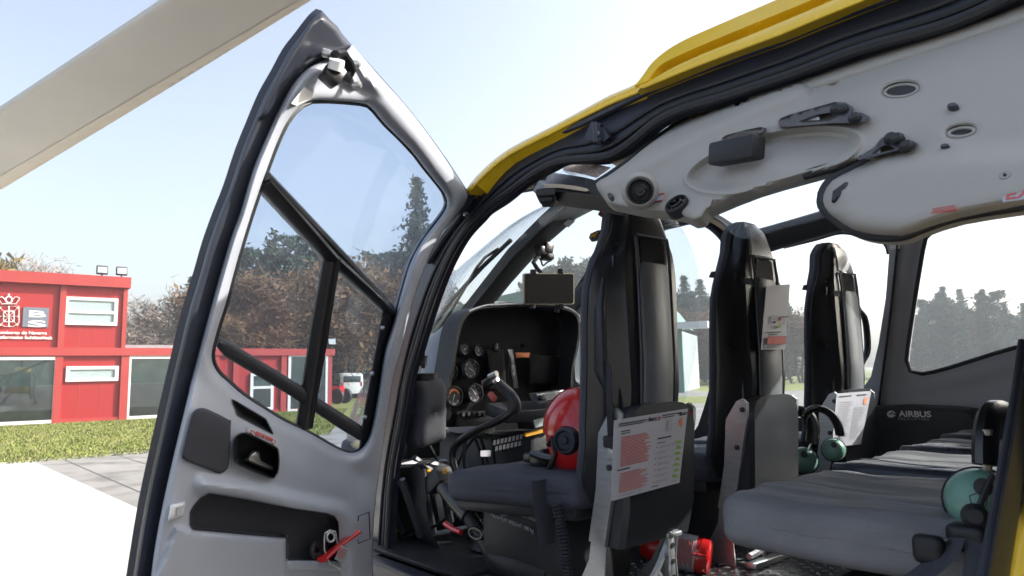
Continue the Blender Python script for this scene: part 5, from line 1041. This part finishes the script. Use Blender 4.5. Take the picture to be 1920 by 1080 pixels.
lv(MB().loft([[Vector((x, y, z)) for y, z in ((-.3, .55), (-.3, .9), (-.2, 1.05), (.2, 1.05), (.3, .9), (.3, .55))] for x in (-.7, -.1, .5, .95)]), 'body', 'red', TR); lv(MB().box((-.4, 0, 1.1), (.5, .4, .14), .05), 'seat', 'black', TR); lv(MB().tube([(.3, 0, 1.0), (.12, 0, 1.32), (.12, -.3, 1.38)], .03, 6), 'steering_bar', 'black', TR)
for x, q in ((-.65, .45), (.8, .33)):
    for y in (-.5, .5): lv(MB().lathe([(q*.9, -.12), (q, -.06), (q, .06), (q*.9, .12), (q*.5, .1), (0, .08)], (x, y, q), (0, 1, 0), 20), 'wheel', 'black', TR)
# hangar seen through the cabin
h0 = at(1060, 738, ('z', 0)); h1 = at(1330, 736, ('z', 0)); hu = (h1-h0).normalized(); hn = Vector((hu.y, -hu.x, 0)); hn = -hn if hn.dot(Vector((-h0.x, -h0.y, 0))) < 0 else hn; hL = (h1-h0).length
HG = empty('hangar', tuple(h0), 'grey ribbed hangar with green gable and white door beam seen through the cabin', 'hangar')
HM_ = Matrix((hu, hn, Vector((0, 0, 1)))).transposed()
def hb_(mb, u0, u1, w0, w1, d0, d1): return mb.box(h0+hu*(u0+u1)/2+hn*(d0+d1)/2+Vector((0, 0, (w0+w1)/2)), (u1-u0, abs(d1-d0), w1-w0), 0, HM_)
def hz(px, py): d = ray((px, py))[0]; t = np.linalg.norm(np.array(h0[:2]))/np.linalg.norm(d[:2]); return 1.62+d[2]*t
zb_ = hz(1200, 622); zg = zb_+3.4
hb_(MB(), -14, hL*.80, 0, zb_, -12, 0).build('wall', 'hangar', HG); hb_(MB(), -14.5, hL*1.02, zb_, zb_+.45, -.6, .8).build('door_beam', 'bwhite', HG)
mb = MB()
for k in range(30): u0 = -13.5+k*1.0; (hb_(mb, u0, u0+.16, .05, zb_-.05, .001, .09) if u0 < hL*.8 else None)
tag(mb.build('wall_rib', 'roofgrey', HG), kind='stuff')
gp = [h0+hu*u0+Vector((0, 0, z_))-hn*.3 for u0, z_ in ((-14, zb_+.45), (hL*.78, zb_+.45), (hL*.66, zb_+2.2), (hL*.3, zg), (-3, zg+.2), (-11, zb_+2.4))]; MB().prism(gp, -hn*11).build('roof', 'hgreen', HG, smooth=False)
hb_(MB(), hL*.80, hL*.84, 0, zb_, -.2, .05).build('door_post', 'hgreen', HG)
# ------------------------------------------------------------------ trees
def quad(v, f, c_, s_, r_):
    a = Vector((r_.gauss(0, 1), r_.gauss(0, 1), r_.gauss(0, 1))).normalized(); b_ = a.orthogonal().normalized(); c2 = a.cross(b_); t = r_.uniform(0, 6.28); p = b_*math.cos(t)+c2*math.sin(t); q = c2*math.cos(t)-b_*math.sin(t)
    i = len(v); v += [c_-p*s_, c_+q*s_*.45, c_+p*s_, c_-q*s_*.45]; f.append((i, i+1, i+2, i+3))
def conifer(seed, H=16., wid=.24, dens_=1., mm='needle'):
    r_ = random.Random(seed); tr = MB(); tr.tube([(r_.gauss(0, .1), r_.gauss(0, .1), H*t) for t in (0, .3, .6, .9, 1)], [H*.014, H*.011, H*.007, H*.003, .01], 6); v = []; f = []; z = H*.06
    while z < H*.985:
        t = z/H; Rm = H*wid*(1-t)**.85*r_.uniform(.75, 1.15)+.12; n = int((5+4*(1-t))*dens_); a0 = r_.uniform(0, 6.28)
        for k in range(n):
            a = a0+k*6.283/n+r_.gauss(0, .25); L_ = Rm*r_.uniform(.55, 1.12); up = r_.uniform(-.15, .22)
            m = max(4, int(L_*5))
            for j in range(m):
                s_ = (j+.6)/m; p = Vector((math.cos(a)*L_*s_, math.sin(a)*L_*s_, z+L_*s_*up-.10*L_*s_*s_)); sz = .34*(1.15-s_*.5)
                for _ in range(3): quad(v, f, p+Vector((r_.gauss(0, .14), r_.gauss(0, .14), r_.gauss(0, .12))), sz*r_.uniform(.6, 1.1), r_)
        z += H*.021+.08
    return tr, MB().add(v, f), mm
def bare(seed, H=9., leaves=4200, mm='twig', spread=.34):
    r_ = random.Random(seed); tr = MB(); v = []; f = []; tips = []
    def grow(p, d, L_, rad, lev):
        q = p+d*L_; mid = p+d*L_*.5+Vector((r_.gauss(0, 1), r_.gauss(0, 1), 0))*L_*.05; tr.tube([p, mid, q], [rad, rad*.8, rad*.6], 4 if lev else 6)
        tips.append((mid, L_)); tips.append((q, L_))
        if lev < 4:
            for _ in range(3 if lev < 3 else 2):
                nd = (d+Vector((r_.gauss(0, 1), r_.gauss(0, 1), r_.gauss(.25, .5)))*spread*1.7).normalized(); grow(p+d*L_*r_.uniform(.5, 1), nd, L_*r_.uniform(.55, .78), rad*.58, lev+1)
    for k in range(2): grow(Vector((r_.gauss(0, .3), r_.gauss(0, .3), 0)), Vector((r_.gauss(0, .12), r_.gauss(0, .12), 1)).normalized(), H*.34, H*.012, 0)
    for k in range(leaves):
        p, L_ = r_.choice(tips); c_ = p+Vector((r_.gauss(0, 1), r_.gauss(0, 1), r_.gauss(0, 1)))*L_*.35
        d = Vector((r_.gauss(0, 1), r_.gauss(0, 1), r_.gauss(.7, .8))).normalized(); l_ = r_.uniform(.25, .7); sd2 = d.orthogonal().normalized()*r_.uniform(.012, .03 if mm != 'gold' else .12)
        if r_.random() < (.28 if mm == 'twig' else .08): quad(v, f, c_, r_.uniform(.08, .2), r_)
        else: i = len(v); v += [c_-sd2, c_+sd2, c_+d*l_]; f.append((i, i+1, i+2))
    return tr, MB().add(v, f), mm
def pine(seed, H=14.):
    r_ = random.Random(seed); tr = MB(); tr.tube([(r_.gauss(0, .1), r_.gauss(0, .1), H*t) for t in (0, .3, .6, .9)], [H*.016, H*.013, H*.009, H*.004], 6); v = []; f = []
    for k in range(46):
        t = r_.uniform(.22, 1.0)**.8; a = r_.uniform(0, 6.283); L_ = H*.30*(1.12-t)**.55*r_.uniform(.45, 1.15); b_ = Vector((0, 0, H*t*.93)); e_ = b_+Vector((math.cos(a)*L_, math.sin(a)*L_, L_*r_.uniform(.0, .45)))
        tr.tube([b_, b_.lerp(e_, .6), e_], [H*.005, H*.003, .01], 4)
        for j in range(int(24+L_*16)):
            s_ = r_.uniform(.25, 1.05); p = b_.lerp(e_, s_)+Vector((r_.gauss(0, .32), r_.gauss(0, .32), r_.gauss(.05, .2))); quad(v, f, p, r_.uniform(.16, .38), r_)
    return tr, MB().add(v, f), 'needle'
KIND = {}
def proto(kind, seed):
    if (kind, seed) in KIND: return KIND[kind, seed]
    t = {'c': lambda: conifer(seed), 'n': lambda: conifer(seed, 16, .19), 'w': lambda: conifer(seed, 13, .36, .8), 'k': lambda: pine(seed), 'b': lambda: bare(seed), 'p': lambda: bare(seed, 9, 2600, 'paletwig'), 'g': lambda: bare(seed, 8, 2600, 'gold')}[kind]()
    KIND[kind, seed] = t; return t
HT = {'c': 16., 'n': 16., 'w': 13., 'b': 9., 'p': 9., 'g': 8.}
CACHE = {}
def tree(kind, seed, px, top, dist, label, group, wide=1.):
    d = ray((px, top))[0]; dh = d[:2]/np.linalg.norm(d[:2]); pos = dh*dist; H = 1.62+dist*d[2]/np.linalg.norm(d[:2]); H = max(H, 2.)
    nm = {'c': 'conifer_tree', 'n': 'conifer_tree', 'w': 'conifer_tree', 'k': 'conifer_tree', 'b': 'bare_tree', 'p': 'bare_tree', 'g': 'golden_tree'}[kind]
    if (kind, seed) not in CACHE:
        tr, cr_, mm = proto(kind, seed); e = empty(nm, (0, 0, 0)); t_ = tr.build('trunk', 'bark', e, local=True); c_ = cr_.build('crown', mm, e, local=True, smooth=False)
        zt = np.percentile([v.co.z for v in c_.data.vertices], 99.7); CACHE[kind, seed] = (e, zt)
    else:
        e = copy_tree(CACHE[kind, seed][0])
    zt = CACHE[kind, seed][1]; k = H/zt
    e.location = (pos[0], pos[1], -.02); e.scale = (k*wide, k*wide, k); e.rotation_euler = (0, 0, random.uniform(0, 6.28)); tag(e, label, 'tree', group); return e
tree('c', 1, 782, 337, 80, 'tallest dark spire conifer, beyond the cockpit door window', None, 1.05)
tree('c', 2, 838, 488, 78, 'blue green conifer seen through the windscreen just behind the door frame', None, 1.2)
tree('k', 30, 545, 437, 62, 'spreading dark conifer standing over the brown trees behind the red building', None, 1.0)
GB = 'bare brown trees behind the red building'; LB_ = 'bare brown winter tree in the belt behind the red building'
for i, (px, top, d) in enumerate(((395, 560, 56), (425, 520, 54), (460, 530, 56), (495, 520, 53), (525, 525, 57), (560, 505, 54), (590, 515, 56), (620, 500, 55), (650, 520, 60), (680, 490, 62), (705, 480, 64), (740, 500, 66), (765, 540, 60), (470, 560, 50), (540, 560, 50), (610, 560, 50), (660, 570, 54), (700, 560, 56), (410, 590, 52), (585, 575, 48), (740, 570, 58), (510, 575, 49), (440, 585, 48))):
    tree('b', i % 5, px, top, d, LB_, GB, random.uniform(1.1, 1.5))
GC = 'dark conifers in the belt behind the red building'; LC = 'dark conifer in the tree belt behind the red building'
for i, (px, top, d) in enumerate(((362, 520, 64), (446, 468, 66), (480, 462, 68), (508, 452, 66), (582, 470, 66), (612, 480, 68), (660, 500, 74), (720, 470, 80), (745, 480, 78), (640, 520, 70), (690, 510, 76), (815, 540, 80))):
    tree('k' if i % 3 else 'c', 31+i % 3, px, top, d, LC, GC, 1.25)
GP_ = 'pale bare trees left of the cockpit door'; LP_ = 'pale leafless tree rising behind the low red roof'
for i, (px, top, d) in enumerate(((248, 560, 60), (275, 552, 64), (300, 575, 62), (322, 590, 60), (262, 600, 52), (290, 610, 50), (318, 615, 54))): tree('p', 10+i % 2, px, top, d, LP_, GP_, 1.3)
tree('g', 20, 12, 462, 62, 'golden leaved tree above the left end of the red roof', None, .9); tree('p', 11, 58, 472, 64, 'thin bare tree right of the golden tree above the red roof', None, .9)
GF = 'far trees seen through the cabin windows'
for i in range(46):
    px = 1000+i*10.5+random.uniform(-5, 5)
    if px < 1150: top = 520+random.uniform(-45, 40)
    elif px < 1400: top = 520+random.uniform(-5, 40)+abs(px-1310)*.1
    else: top = 540+random.uniform(-15, 45)
    tree('ckk'[i % 3], (1, 31, 32)[i % 3], px, top, random.uniform(88, 112), 'hazy conifer in the far belt seen through the front cabin windows', GF, 1.2)
for i in range(24):
    px = 1010+i*22+random.uniform(-8, 8); tree('b', i % 5, px, 600+random.uniform(-30, 25), random.uniform(78, 86), 'bare brown tree in front of the far conifers beyond the cabin', 'far bare trees beyond the cabin', 1.6)
for i in range(26):
    px = 1690+i*13+random.uniform(-6, 6); top = 572+random.uniform(-20, 25)-(14 if 1750 < px < 1860 else 0)
    tree('ckc'[i % 3], (1, 32, 2)[i % 3], px, top, random.uniform(100, 125), 'conifer in the dark row seen through the rear side window', 'conifers seen through the rear side window', 1.25)
# ------------------------------------------------------------------ air
hz_ = MB().box((60, -60, 14), (400, 420, 34)).build('haze', 'paper', smooth=False); tag(hz_, kind='stuff')
hm = bpy.data.materials.new('haze_air'); hm.use_nodes = True; n = hm.node_tree.nodes; n.remove(n['Principled BSDF']); pv = n.new('ShaderNodeVolumePrincipled')
pv.inputs['Color'].default_value = (.86, .90, .96, 1); pv.inputs['Density'].default_value = .0016; pv.inputs['Anisotropy'].default_value = .3; hm.node_tree.links.new(pv.outputs[0], n['Material Output'].inputs['Volume']); hz_.data.materials[0] = hm
